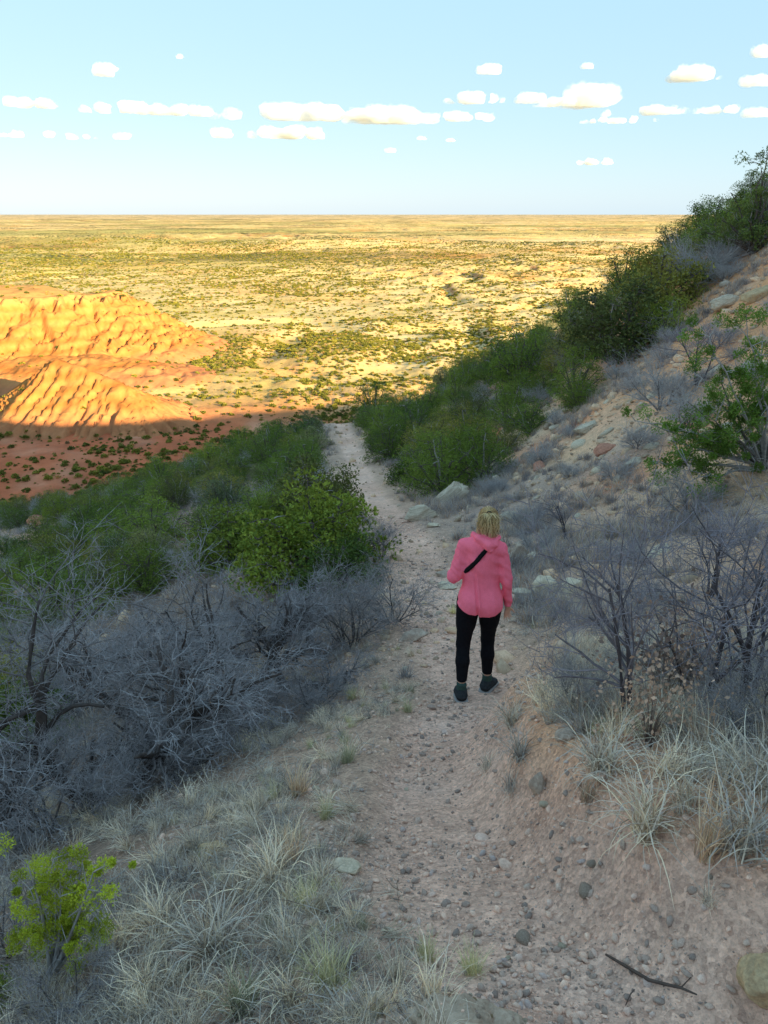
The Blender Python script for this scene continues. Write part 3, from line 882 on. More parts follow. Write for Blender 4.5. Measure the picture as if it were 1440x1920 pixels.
# fallen twigs and litter in the grass
lt = []
for i in range(5):
    t = Tubes(); q = random.Random(500 + i)
    for j in range(14):
        p = Vector((q.uniform(-.12, .12), q.uniform(-.12, .12), q.uniform(0, .02))); a = q.uniform(0, 6.3); L_ = q.uniform(.03, .11)
        d_ = Vector((math.cos(a), math.sin(a), q.uniform(-.05, .12)))
        t.tube([p, p + d_ * L_ * .5 + Vector((0, 0, .006)), p + d_ * L_], [.0020, .0016, .0008], 3, (.45, .41, .37) if q.random() < .7 else (.24, .19, .16))
    lt.append(t.mesh('litter_%d' % i, m_twig))
x, y, r = polar_points(5200, 1.2, 14, -42, 38, -1.2, rs)
z, tr, u, d, r = zone(x, y)
k = rs.uniform(size=len(x)) < (1 - tr) * .6 * sst(.4, 1.0, np.abs(u))
x, y, z = x[k], y[k], z[k]
scatter_object('fallen_twigs', np.stack([x, y, z + .01], 1), np.stack([rs.normal(0, .2, len(x)), rs.normal(0, .2, len(x)), rs.uniform(0, 6.3, len(x))], 1), rs.uniform(.5, 1.15, len(x)), rs.randint(0, 5, len(x)), lt)

# ---------------------------------------------------------------- scrub on the plain
def scrub_mesh(name, seed, n, g1, g2):
    r_ = np.random.RandomState(seed)
    v = r_.normal(size=(n, 3)); v /= np.linalg.norm(v, axis=1)[:, None]; v[:, 2] = np.abs(v[:, 2])
    cen = v * r_.uniform(.55, 1, (n, 1)) * np.array([1, 1, .75]) * (1 + .35 * pn3(v[:, 0] * 2 + seed, v[:, 1] * 2, v[:, 2] * 2))[:, None] + np.array([0, 0, .1])
    dd = v + np.array([0, 0, .4]); dd /= np.linalg.norm(dd, axis=1)[:, None]
    q = r_.uniform(size=(n, 1)); cols = np.array(g1) * (1 - q) + np.array(g2) * q
    V, F, cc = spray_arrays(cen, dd, np.full(n, .5), r_, cols, 3, .8)
    return npmesh(name, V, F, [m_juniper], True, cols=cc)
scr = [scrub_mesh('scrub_green_%d' % i, 600 + i, 60, (.13, .15, .03), (.22, .235, .06)) for i in range(4)] + \
      [scrub_mesh('scrub_tan_%d' % i, 610 + i, 40, (.30, .22, .10), (.40, .30, .15)) for i in range(2)]
x, y, r = polar_points(290000, 190, 3600, -33, 33, -1.35, rs)
z, tr, u, d, r = zone(x, y)
n1 = fbm(x, y, 330, 3, 330); n2 = fbm(x, y, 70, 3, 333); n3 = fbm(x * .5, y, 1700, 3, 124)
red = (1 - sst(470, 600, r + 60 * fbm(x, y, 420, 4, 120))) * sst(.45, -.1, x / r + .12)
mb = mesa_bump(x, y)
den = (.12 + .85 * sst(-.12, .26, n1 * .6 + n2 * .7 + .2 * n3)) * (1 - .5 * red) * np.where(mb > 3, .08, 1)
k = (rs.uniform(size=len(x)) < den) & (d < -4)
x, y, z, r, n1, mb = x[k], y[k], z[k], r[k], n1[k], mb[k]
ii = np.where(rs.uniform(size=len(x)) < .68, rs.randint(0, 4, len(x)), rs.randint(4, 6, len(x)))
sz = (.45 + 1.45 * rs.uniform(size=len(x)) ** 1.8) * np.where(ii > 3, .65, 1) * (1 + .00022 * r)
scatter_object('desert_scrub', np.stack([x, y, z + np.maximum(0, mb - .3) - .1 * sz], 1), np.stack([x * 0, x * 0, rs.uniform(0, 6.3, len(x))], 1), sz, ii, scr)
# ================================================================= JUNIPERS
rp = random.Random(21)
TINTS = {'bright': ((.115, .185, .035), (.21, .275, .055)), 'deep': ((.105, .18, .04), (.19, .28, .06)), 'olive': ((.15, .18, .05), (.26, .27, .085)), 'grey': ((.19, .23, .11), (.28, .31, .16))}
def jm(seed, tint, W, Hh, nl=24, nc=7, ns=42, size=.050, per=3, shape='round', bare=.1):
    return juniper_meshes(seed, W, Hh, nl, nc, ns, size, per, TINTS[tint][0], TINTS[tint][1], bare, shape)
J_BIG = jm(34, 'deep', 2.7, 2.6, 26, 9, 26, .05, 4)
J_NEAR = [jm(31, 'bright', 2.6, 2.0, 24, 9, 30, .062, 4), jm(32, 'bright', 2.4, 2.3, 24, 9, 30, .062, 4), jm(33, 'olive', 2.8, 2.3, 24, 9, 30, .062, 4)]
J_MID = [jm(41, 'deep', 3.0, 2.6), jm(42, 'deep', 2.8, 2.8), jm(43, 'bright', 2.8, 2.2), jm(44, 'olive', 3.0, 2.5, bare=.35), jm(45, 'deep', 3.4, 2.1), jm(46, 'grey', 2.6, 2.0, bare=.4)]
MIDNAMES = ['deep green', 'deep green upright', 'bright green', 'olive green', 'broad dark green', 'grey green']

def place_J(mesh, px, py, w, label, group=None, sc_w=2.8, up=1.0, Y=None):
    p = G(px, py)
    s = w / sc_w
    return juniper_thing(mesh, p - Vector((0, 0, .05)), rp.uniform(0, 6.3), (s, s, s * up), label, group)

# the big ones beside the trail
place_J(J_NEAR[0], 585, 1085, 2.6, 'bright green juniper behind the grey leafless thicket, left of the trail', None)
place_J(J_NEAR[1], 632, 1105, 1.55, 'bright green juniper reaching the left edge of the trail beside the blue-grey bush', None, up=.8)
place_J(J_NEAR[0], 440, 1060, 2.1, 'yellow-tipped bright green juniper showing over the leafless thicket', None)
place_J(J_NEAR[2], 598, 985, 2.15, 'rounded yellow-green juniper pressed against the left edge of the trail', None)
place_J(J_NEAR[1], 520, 1010, 1.6, 'small bright juniper between the rounded juniper and the thicket', None)
place_J(J_NEAR[0], 20, 1420, 1.5, 'juniper half hidden behind the leafless trees at the left edge of the picture', None)
place_J(J_NEAR[2], 60, 1330, 1.4, 'low juniper seen through the bare branches beside the thick trunk', None)
place_J(J_MID[0], 825, 925, 2.0, 'dark juniper growing just behind the leaning layered slab', None)
place_J(J_NEAR[1], 885, 870, 1.9, 'bright green juniper above the leaning slab at the foot of the bare slope', None)
place_J(J_NEAR[0], 770, 905, 1.5, 'low bright juniper right of the trail before the layered boulders', None)
place_J(J_NEAR[2], 1150, 680, 3.5, 'very large dark olive juniper standing above the grassy rim of the bare slope', None, up=1.0)
place_J(J_BIG, 975, 725, 2.8, 'tall dark juniper breaking the skyline of the spur', None, up=1.0)
place_J(J_NEAR[2], 1235, 600, 3.1, 'juniper with pale dead limbs showing, high on the spur', None)
place_J(J_MID[2], 1245, 635, 1.8, 'small bright juniper beneath the dead pale limbs', None)
place_J(J_MID[1], 700, 790, 2.3, 'upright dark juniper standing beside the trail where it drops from sight', None, up=1.15)
place_J(J_MID[4], 1345, 470, 2.2, 'dark juniper on the skyline left of the tallest tree', None)

# slope junipers, each one a thing; left slope
def scatter_J(n, region, gap, kinds, wr, group, words, dens=lambda x, y, u: 1.0, grey_frac=0):
    got = []; tries = 0
    while len(got) < n and tries < 12000:
        tries += 1
        x, y = region()
        z, tr, u, d, r = H(np.array([x]), np.array([y]), True)
        if rp.random() > dens(x, y, float(u[0])): continue
        w = rp.uniform(*wr)
        if any((x - a) ** 2 + (y - b) ** 2 < (gap * (w + c) / 2) ** 2 for a, b, c in got): continue
        if any((x - a) ** 2 + (y - b) ** 2 < (gap * (w + c) / 2) ** 2 for a, b, c in TAKEN): continue
        got.append((x, y, w))
        i = rp.choice(kinds)
        src = J_MID[i]
        s = w / 2.8
        rt = link('juniper', None, loc=(x, y, float(z[0]) - .08 * s), rot=(0, 0, rp.uniform(0, 6.3)), scale=(s, s, s * rp.uniform(.8, 1.15)))
        tag(rt, words(MIDNAMES[i], x, y, w, float(u[0])), 'juniper', group)
        link('trunk', src[0], rt); link('crown', src[1], rt)
    TAKEN.extend(got)
    return got
TAKEN = [(o.location.x, o.location.y, 2.2 * o.scale.x) for o in bpy.data.objects if o.name.split('.')[0] == 'juniper']

def reg_left():
    a = R(rp.uniform(-33, -2.5)); r = 15 * (76 / 15) ** (rp.random() ** .75)
    return r * math.sin(a), r * math.cos(a)
def den_left(x, y, u):
    if y > float(crest(x)) + 6 or u > (-2.1 if y < 24 else -1.4): return 0
    v = float(fbm(np.array([x]), np.array([y]), 13, 3, 109)[0])
    return 1.0 if v < .0 else (.25 if v < .08 else .02)
def wl(kind, x, y, w, u):
    where = 'at the far edge of the left slope' if y > float(crest(x)) - 9 else ('beside the trail on the left slope' if u > -5 else ('on the left slope beyond the leafless thicket' if y < 32 else 'in the thick juniper cover of the left slope'))
    return '%s %s juniper %s' % ('small' if w < 1.5 else ('large' if w > 1.95 else 'middling'), kind, where)
gl = scatter_J(205, reg_left, .80, [0, 2, 2, 3, 4, 5, 1, 2, 5], (1.1, 2.3), 'junipers covering the left slope', wl, den_left)

def reg_right():
    y = rp.uniform(15, 42); x = rp.uniform(-1.2, 25)
    return x, y
def den_right(x, y, u):
    if u < (1.5 if y < 24 else 1.0): return 0
    b_ = 18.2 + (x - 2) * .84
    if y < b_ or y > float(crest(x)) + 2.5: return 0
    if y < b_ + 1.2: return .25
    return 1
def wr_(kind, x, y, w, u):
    where = 'on the skyline of the spur' if y > float(crest(x)) - 3.5 else ('close to the right side of the trail' if u < 3.5 else ('high on the spur above the bare slope' if u > 10 else 'on the dark spur between the trail and the bare slope'))
    return '%s %s juniper %s' % ('small' if w < 1.5 else ('large' if w > 1.95 else 'middling'), kind, where)
gr = scatter_J(105, reg_right, .72, [0, 2, 1, 2, 3, 4, 0, 5], (1.1, 2.2), 'junipers covering the spur right of the trail', wr_, den_right)
# shaded flat below the left slope: scattered dark junipers
def reg_flat():
    a = R(rp.uniform(-30, -4)); r = rp.uniform(300, 540); return r * math.sin(a), r * math.cos(a)

# tall ragged tree on the right skyline
def sky_tree():
    p = G(1412, 475)
    rs_ = random.Random(77); tb = Tubes(); cl = []
    def lim(p0, tip, rad, pale=False):
        pts = [p0]
        for k in range(1, 8):
            q = p0.lerp(tip, k / 7) + Vector((rs_.gauss(0, .07), rs_.gauss(0, .07), .22 * math.sin(math.pi * k / 7)))
            pts.append(q)
        tb.tube(pts, [rad * (1 - .85 * k / 7) for k in range(8)], 5, (.34, .32, .31) if pale else (.13, .11, .10))
        return pts
    tips = [(-1.9, 0, 1.5), (-1.3, .3, 2.5), (-.55, -.2, 3.6), (.0, .2, 4.1), (.6, 0, 3.7), (1.2, .2, 3.0), (1.9, 0, 2.3), (-1.0, -.7, 1.4), (.5, -.9, 1.9), (-.3, -.6, 2.7), (.3, .9, 2.9), (-2.6, .2, .9), (1.2, -1, 1.2), (-1.7, -.6, .6), (-.2, -1.2, .7), (.9, -.5, 4.0)]
    for t in tips:
        pts = lim(Vector((0, 0, -.1)), Vector(t), .085)
        for k in range(10):
            i = rs_.randint(3, 7); q = pts[i]
            e = q + Vector((rs_.gauss(0, .3), rs_.gauss(0, .3), rs_.gauss(.08, .22)))
            tb.tube([q, e], [.014, .005], 3, (.2, .18, .17), cap=False); cl.append((e, rs_.uniform(.13, .28)))
    for t in [(-2.0, .1, 1.9), (.2, 0, 4.45), (-.8, .2, 3.3)]:
        lim(Vector((0, 0, .5)), Vector(t), .03, True)
    rs2 = np.random.RandomState(5); cen, dd, cc = [], [], []
    for e, r_ in cl:
        n = 34; v = rs2.normal(size=(n, 3)); v /= np.linalg.norm(v, axis=1)[:, None]
        cen.append(np.array(e) + v * r_ * rs2.uniform(.4, 1, (n, 1))); d_ = v + [0, 0, .6]; dd.append(d_ / np.linalg.norm(d_, axis=1)[:, None])
        cc.append(np.tile(np.array((.09, .14, .05)) * rs_.uniform(.8, 1.7), (n, 1)))
    cen = np.concatenate(cen); V, F, c_ = spray_arrays(cen, np.concatenate(dd), np.full(len(cen), .085), rs2, np.concatenate(cc), 4)
    juniper_thing((tb.mesh('tree_limbs', m_twig), npmesh('tree_crown', V, F, [m_juniper], True, cols=c_)), p, .2, .74, 'tallest ragged juniper tree on the skyline at the top of the right slope')
sky_tree()

# sprawling juniper on the near right slope with bare pale limbs
def sprawl():
    base = G(1432, 880)
    rs_ = random.Random(9); tb = Tubes(); cl = []
    # limb tips: photograph pixel and height above the slope
    targets = [((1190, 790), .35, 1), ((1250, 830), .3, 1), ((1230, 870), .2, 1), ((1290, 905), .2, 1), ((1340, 900), .15, 0), ((1330, 640), .9, 1), ((1350, 700), .9, 1), ((1400, 600), .9, 1), ((1385, 735), .9, 1),
               ((1320, 780), .55, 1), ((1430, 700), 1.1, 1), ((1290, 760), .5, 0), ((1425, 640), 1.0, 1), ((1380, 830), .5, 1), ((1440, 760), 1.0, 1), ((1460, 690), 1.1, 1), ((1275, 800), .4, 1), ((1340, 840), .4, 1), ((1290, 690), .8, 0)]
    z0 = base
    for (px, py), h, leafy in targets:
        g = G(px, py)
        dvec = Vector(ray(px, py)); 
        # keep the tip near the trunk's distance, on that line of sight
        t = base.y / dvec.y + rs_.uniform(-.5, .4)
        tip = dvec * t
        if tip.z < Zg(tip.x, tip.y) + .1: tip = g + Vector((0, -.15, .2))
        mid = base.lerp(tip, .5) + Vector((rs_.gauss(0, .12), rs_.gauss(0, .15), .12))
        pts = []
        for k in range(9):
            s_ = k / 8; q = base * (1 - s_) ** 2 + mid * 2 * s_ * (1 - s_) + tip * s_ ** 2
            pts.append(q - z0 + Vector((rs_.gauss(0, .02), rs_.gauss(0, .02), rs_.gauss(0, .02))))
        tb.tube(pts, [.026 * (1 - .8 * k / 8) for k in range(9)], 5, (.36, .34, .33) if rs_.random() < .5 else (.17, .15, .14))
        for k in range(15 if leafy else 9):
            i = rs_.randint(3, 8); q = pts[i]
            e = q + Vector((rs_.gauss(0, .17), rs_.gauss(0, .15), rs_.gauss(.04, .12)))
            tb.tube([q, q.lerp(e, .5) + Vector((0, 0, .02)), e], [.008, .006, .002], 3, (.38, .36, .35), cap=False)
            if leafy and i > 3: cl.append((e, rs_.uniform(.05, .15)))
    rs2 = np.random.RandomState(8); cen, dd, cc = [], [], []
    for e, r_ in cl:
        n = 120; v = rs2.normal(size=(n, 3)); v /= np.linalg.norm(v, axis=1)[:, None]
        cen.append(np.array(e) + v * r_ * rs2.uniform(.3, 1.1, (n, 1))); d_ = v + [0, 0, .8]; dd.append(d_ / np.linalg.norm(d_, axis=1)[:, None])
        cc.append(np.tile(np.array((.12, .22, .045)) * rs_.uniform(.8, 1.6), (n, 1)))
    cen = np.concatenate(cen); V, F, c_ = spray_arrays(cen, np.concatenate(dd), np.full(len(cen), .027), rs2, np.concatenate(cc), 4)
    juniper_thing((tb.mesh('sprawling_limbs', m_twig), npmesh('sprawling_crown', V, F, [m_juniper], True, cols=c_)), base, 0, 1.0, 'sprawling green juniper with pale bare limbs low on the right slope')
sprawl()

# seedling juniper in the lower left corner
def seedling():
    base = G(95, 1835)
    rs_ = random.Random(4); tb = Tubes(); cl = []
    scl = base.length
    tips = [(.03, .56), (.16, .50), (.24, .54), (.10, .40), (-.02, .38), (.19, .30), (.06, .48), (-.03, .24), (.13, .20), (.22, .42), (.02, .30)]
    for tx, tz in tips:
        tip = Vector((tx, rs_.uniform(-.08, .08), tz)); mid = tip * .5 + Vector((.03, 0, .03))
        pts = [(tip * (s * s) + mid * 2 * s * (1 - s)) for s in [k / 6 for k in range(7)]]
        tb.tube(pts, [.009 * (1 - .8 * k / 6) for k in range(7)], 4, (.32, .31, .31))
        for k in range(9):
            i = rs_.randint(3, 6); q = pts[i]; e = q + Vector((rs_.gauss(0, .05), rs_.gauss(0, .045), rs_.gauss(.012, .04)))
            tb.tube([q, e], [.0025, .001], 3, (.35, .33, .32), cap=False); cl.append((e, rs_.uniform(.012, .045)))
    rs2 = np.random.RandomState(18); cen, dd, cc = [], [], []
    for e, r_ in cl:
        n = 120; v = rs2.normal(size=(n, 3)); v /= np.linalg.norm(v, axis=1)[:, None]
        cen.append(np.array(e) + v * r_ * rs2.uniform(.3, 1, (n, 1))); d_ = v + [0, 0, .8]; dd.append(d_ / np.linalg.norm(d_, axis=1)[:, None])
        cc.append(np.tile(np.array((.27, .35, .04)) * rs_.uniform(.75, 1.5), (n, 1)))
    cen = np.concatenate(cen); V, F, c_ = spray_arrays(cen, np.concatenate(dd), np.full(len(cen), .0085), rs2, np.concatenate(cc), 3)
    juniper_thing((tb.mesh('seedling_stems', m_twig), npmesh('seedling_crown', V, F, [m_juniper], True, cols=c_)), base, 0, 1.0, 'small bright green juniper seedling with grey stems in the lower left grass')
    # the grey leafless bush at its foot
seedling()
juniper_thing(J_NEAR[0], G(2, 1900) + Vector((-.12, 0, -.05)), 1.0, .12, 'tip of a green juniper sprig at the bottom left corner')

# ================================================================= LEAFLESS SHRUBS
def sh(seed, **k):
    a, b_ = bare_shrub(seed, **k); return a.mesh('shrub_trunk', m_twig), b_.mesh('shrub_twigs', m_twig)
BIG = [sh(61, height=1.6, spread=.75, levels=4, stems=2, thick=.062, dens=1.0, kids0=8, curl=.6, tpow=2.6, rmin=.0025, pale=(.33, .32, .34), dark=(.075, .06, .055)), sh(62, height=1.5, spread=.85, levels=4, stems=2, thick=.06, dens=1.0, kids0=8, curl=.65, tpow=2.6, rmin=.0025, pale=(.31, .30, .325), dark=(.075, .06, .055))]
FINE = [sh(63, height=1.0, spread=.6, levels=3, stems=8, thick=.014, dens=1.0, kids0=7, curl=.5, rmin=.0019, tpow=1.6, pale=(.30, .285, .30), dark=(.10, .085, .08)), sh(64, height=.9, spread=.8, levels=3, stems=9, thick=.012, dens=1.0, kids0=7, curl=.5, rmin=.0019, tpow=1.6, pale=(.30, .285, .30), dark=(.10, .085, .08))]
UP = [sh(65, height=1.35, spread=.20, levels=3, stems=2, thick=.021, dens=.95, kids0=9, curl=.3, dark=(.085, .07, .075), pale=(.27, .25, .29), tpow=1.5, rmin=.0022), sh(66, height=1.3, spread=.4, levels=3, stems=3, thick=.021, dens=.95, kids0=8, curl=.25, dark=(.085, .07, .075), pale=(.27, .25, .29), tpow=1.5, rmin=.0022)]
FAR = [sh(67, height=1.1, spread=.6, levels=2, stems=9, thick=.02, dens=1.6, kids0=9, dark=(.2, .18, .18), pale=(.42, .40, .41)), sh(68, height=.9, spread=.8, levels=2, stems=12, thick=.016, dens=1.5, kids0=8, dark=(.2, .18, .18), pale=(.42, .40, .41))]
def place_S(kind, px, py, s, label, rz=0, group=None, name='leafless_shrub', up=1, off=(0, 0, 0)):
    p = G(px, py) + Vector(off)
    return shrub_thing(name, label, 'shrub', kind[0], kind[1], p, rz, (s, s, s * up), group)
g_ = 'grey leafless trees of the left thicket'
place_S(BIG[0], 215, 1490, 1.05, 'leafless grey tree with a thick dark trunk, nearest of the left thicket', 0.4, g_, 'leafless_tree', .95)
place_S(BIG[1], 395, 1365, 1.0, 'leafless grey tree with a dark trunk behind the nearest one', 2.2, g_, 'leafless_tree', .95)
place_S(BIG[1], 60, 1400, .82, 'leafless grey tree at the left edge of the picture', 4.4, g_, 'leafless_tree')
place_S(BIG[0], 290, 1370, 1.0, 'leafless grey tree at the back of the left thicket', 3.3, g_, 'leafless_tree', .95)
place_S(BIG[1], 560, 1290, .85, 'leafless grey tree at the trail end of the left thicket', 5.2, g_, 'leafless_tree')
place_S(BIG[0], 470, 1320, .9, 'twiggy leafless tree in the middle of the left thicket', 1.2, g_, 'leafless_tree')
place_S(BIG[1], 320, 1255, .85, 'leafless tree behind the back row of the left thicket', 0.9, g_, 'leafless_tree')
place_S(BIG[0], 150, 1290, .8, 'leafless tree deep in the left thicket, below the junipers', 2.9, g_, 'leafless_tree')
place_S(BIG[1], 480, 1230, .75, 'leafless tree in front of the yellow-tipped juniper', 3.7, g_, 'leafless_tree')
place_S(BIG[0], 20, 1260, .6, 'leafless tree at the left edge below the juniper slope', 5.1, g_, 'leafless_tree')
place_S(BIG[1], 600, 1215, .6, 'leafless tree before the bright juniper by the trail', 1.9, g_, 'leafless_tree')
place_S(BIG[1], 350, 1190, .7, 'farthest leafless tree of the left thicket', 0.2, g_, 'leafless_tree')
place_S(BIG[0], 20, 1560, .75, 'low leafless tree cut off by the left edge of the picture', 5.6, g_, 'leafless_tree')
place_S(FINE[0], 120, 1450, .8, 'tangled bush between the left edge tree and the nearest trunk', 2.2, None)
place_S(FINE[1], 300, 1400, .85, 'low twiggy bush right behind the nearest dark trunk', 3.1, None)
place_S(FINE[0], 460, 1370, .75, 'low twiggy bush right of the second dark trunk', 1.3, None)
place_S(FINE[1], 150, 1340, .9, 'fine grey bush in the middle of the left thicket', .3, None)
place_S(BIG[1], 130, 1500, .8, 'low spreading leafless tree left of the nearest trunk', 0.7, g_, 'leafless_tree')
place_S(BIG[0], 330, 1430, .72, 'small leafless tree right of the nearest trunk', 4.9, g_, 'leafless_tree')
place_S(FINE[0], 655, 1215, 1.0, 'fine twigged blue-grey bush under the bright juniper', 0, None)
place_S(FINE[1], 735, 1165, .95, 'fine blue-grey bush against the left edge of the trail, behind the walker', 1, None)
place_S(FINE[1], 590, 1330, .6, 'low grey bush between the thicket and the pebbles', 2, None)
place_S(FINE[0], 340, 1450, .55, 'low tangled bush under the leafless trees', 3, None)
place_S(FINE[1], 110, 1560, .8, 'tangled grey bush below the thick dark trunk', 4, None)
place_S(FINE[0], 30, 1790, .42, 'pale twiggy bush behind the juniper seedling', 5, None)
place_S(FINE[1], 130, 1900, .32, 'low grey twigs at the foot of the juniper seedling', 2.4, None)
place_S(UP[0], 1175, 1370, .66, 'leafless upright bush with a forked dark trunk right of the walker', 1.75, None, up=1.6)
place_S(UP[1], 1400, 1320, 1.0, 'leafless bush with twisting dark stems at the right edge', 1.3, None, up=1.05)
place_S(UP[1], 1300, 1330, .8, 'smaller leafless bush between the two upright ones', 3.0, None)
place_S(FINE[0], 1240, 1290, .42, 'low blue-grey bush behind the forked trunk', 1.0, None)
place_S(FINE[1], 1335, 1290, .5, 'low blue-grey bush left of the twisting stems', 2.0, None)
place_S(FINE[0], 1085, 1330, .38, 'low bare bush at the left foot of the upright bush', 2.6, None)
place_S(FINE[1], 1430, 1400, .5, 'grey bush among the tall grass at the right edge', .6, None)
place_S(UP[0], 1060, 1010, .8, 'thin bare sapling on the grassy flat behind the walker', 2, None)
place_S(UP[1], 1330, 1120, .95, 'bare branching bush on the grassy flat at the right', 2, None)
place_S(UP[0], 925, 990, .5, 'thin bare sapling just beyond the walker', 1.1, None)
place_S(UP[1], 1310, 720, 1.2, 'dark bare bush standing on the slope left of the sprawling juniper', .4, None)
place_S(FAR[0], 1240, 765, 1.2, 'purple-grey leafless bush on the bare slope', .4, None)
place_S(FAR[1], 1290, 800, 1.1, 'low purple-grey bush beside the sprawling juniper', 1.4, None)
place_S(FAR[0], 1310, 540, 1.8, 'grey leafless bush at the upper rim of the bare slope', .9, None)
place_S(FAR[1], 1350, 500, 1.6, 'pale leafless bush below the skyline trees', 2.9, None)
place_S(FINE[0], 715, 1045, .8, 'small blue-grey bush on the left verge of the trail', 2, None)

# leafless bushes between the junipers
def scatter_S(n, region, dens, group, words, sr):
    got = []; t = 0
    while len(got) < n and t < 6000:
        t += 1; x, y = region(); u = x - float(xc(y))
        if rp.random() > dens(x, y, u): continue
        if any((x - a) ** 2 + (y - b) ** 2 < 1.1 for a, b in got): continue
        got.append((x, y)); k = rp.choice(FAR); s = rp.uniform(*sr)
        rt = link('leafless_bush', None, loc=(x, y, Zg(x, y) - .05), rot=(0, 0, rp.uniform(0, 6.3)), scale=s)
        tag(rt, words(x, y, u, s), 'bush', group); link('trunk', k[0], rt); link('twigs', k[1], rt)
scatter_S(70, reg_left, lambda x, y, u: 0 if (u > -1.5 or y > float(crest(x))) else 1, 'leafless bushes among the left junipers',
          lambda x, y, u, s: '%s grey leafless bush %s' % ('low' if s < .7 else ('tall' if s > .95 else 'middling'), ('near the far edge of the left juniper slope' if y > float(crest(x)) - 12 else ('among the junipers just beyond the leafless thicket' if y < 26 else 'among the junipers halfway down the left slope')) if u < -4 else 'on the left verge of the far trail'), (.5, 1.1))
scatter_S(60, reg_right, lambda x, y, u: 0 if (u < 1.3 or y > float(crest(x)) + 1 or y < 15.5 + (x - 2) * .84) else 1, 'leafless bushes on the spur right of the trail',
          lambda x, y, u, s: '%s grey leafless bush %s' % ('low' if s < .7 else ('tall' if s > .95 else 'middling'), ('on the skyline of the spur' if y > float(crest(x)) - 4 else ('high on the spur above the bare slope' if u > 9 else 'among the junipers of the lower spur')) if u > 2.5 else 'on the right verge of the far trail'), (.5, 1.1))
def reg_slope(): return rp.uniform(1.8, 11), rp.uniform(7.5, 20)
scatter_S(34, reg_slope, lambda x, y, u: 0 if (u < 1.6 or y > 16.5 + (x - 2) * .84) else (1 if fbm(np.array([x]), np.array([y]), 3, 2, 340)[0] > 0 else .1), 'small bushes on the bare slope',
          lambda x, y, u, s: 'small purple-grey bush growing on the bare slope' if u > 4 else 'small grey bush on the grassy flat below the bare slope', (.35, .75))

# russet dead-leaf sprays inside the right bushes
def dead_leaf_mesh():
    rs2 = np.random.RandomState(91); n = 420
    v = rs2.normal(size=(n, 3)) * np.array([.20, .12, .16]); c = np.tile(np.array((.50, .33, .24)), (n, 1)) * rs2.uniform(.7, 1.3, (n, 1))
    d = rs2.normal(size=(n, 3)); d /= np.linalg.norm(d, axis=1)[:, None]
    V, F, cc = spray_arrays(v, d, np.full(n, .032), rs2, c, 1, .8)
    t = Tubes(); q = random.Random(2)
    for i in range(26):
        a = Vector(v[q.randrange(n)]) * .8; t.tube([Vector((0, 0, -.45)), a * .4 + Vector((0, 0, -.15)), a], [.004, .003, .001], 3, (.25, .2, .18))
    return t.mesh('leaf_stems', m_twig), npmesh('dead_leaves', V, F, [m_grass], True, cols=cc)
dl = dead_leaf_mesh()
for (px, py, s, lab) in [(1235, 1335, .9, 'clump of curled russet dead leaves right of the forked trunk'), (1290, 1300, .9, 'clump of curled dead leaves further right in the bare bushes'), (1215, 1400, .6, 'small clump of russet dead leaves low beside the forked trunk')]:
    p = G(px, py); rt = link('withered_plant', None, loc=p + Vector((0, 0, .4 * s)), scale=s); tag(rt, lab, 'dead plant'); link('stem', dl[0], rt); link('leaves', dl[1], rt)
# ================================================================= BOULDERS AND LOOSE STONES
def boulder(px, py, dims, seed, m, label, rot=(0, 0, 0), sub=4, cuts=13, rough=.19, layers=0, flat=False, sink=.25, name='boulder', cat='boulder', group=None):
    p = G(px, py)
    me = rock_mesh('%s_mesh' % name, seed, m, sub, dims, cuts, rough, layers, flat)
    o = link(name, me, loc=p + Vector((0, 0, dims[2] * (1 - 2 * sink))), rot=rot)
    tag(o, label, cat, group); return o
boulder(845, 940, (.55, .24, .31), 701, m_slab, 'leaning layered grey slab at the foot of the bare slope', (0, R(-38), R(12)), layers=.10, flat=True, sink=.3)
boulder(788, 972, (.42, .26, .20), 702, m_slab, 'low humped layered rock left of the leaning slab', (0, R(-14), R(8)), layers=.08, sink=.3)
boulder(812, 988, (.17, .10, .06), 703, m_pale, 'flat pale step stone on the trail beyond the walker', (0, 0, R(-6)), flat=True, sink=.2)
boulder(955, 978, (.22, .16, .13), 704, m_pale, 'white rock right of the walker\'s head', (0, 0, .4))
boulder(975, 1050, (.13, .12, .20), 705, m_blue, 'upright blue-grey rock beside the walker\'s right shoulder', (0, R(8), .2))
boulder(1000, 1055, (.14, .12, .10), 706, m_slab, 'small brown-grey rock next to the upright blue-grey one', (0, 0, 1))
boulder(1020, 1112, (.20, .15, .17), 707, m_pale, 'big squarish pale boulder beside the trail, right of the walker', (0, R(6), .2), cuts=11, flat=True, sink=.22)
boulder(1070, 1112, (.17, .14, .13), 708, m_pale, 'second pale boulder right of the squarish one', (0, R(-5), .7), cuts=10, flat=True, sink=.2)
boulder(978, 1118, (.20, .12, .08), 709, m_slab, 'flat dark slab between the walker and the squarish boulder', (0, 0, .1), flat=True)
boulder(957, 1128, (.07, .10, .08), 710, m_pebble, 'pinkish stone against the walker\'s right arm', (0, 0, 0))
boulder(833, 1080, (.16, .12, .05), 711, m_blue, 'flat blue-grey stone left of the walker\'s elbow', (0, 0, .2), flat=True, sink=.2)
boulder(838, 1103, (.18, .11, .05), 712, m_pale, 'flat pale stone below the blue-grey one, left of the walker', (0, R(6), -.2), flat=True, sink=.2)
boulder(1100, 808, (.40, .22, .15), 713, m_slab, 'pale layered slab lying on the red patch of the slope', (0, R(-18), R(10)), layers=.08, flat=True)
boulder(1038, 805, (.2, .13, .08), 714, m_slab, 'small pale slab left of the layered one on the slope', (0, R(-18), .3), flat=True)
boulder(1185, 872, (.27, .13, .10), 715, m_slab, 'blue-grey slab lying on the slope above the grass', (0, R(-24), R(20)), layers=.06, flat=True)
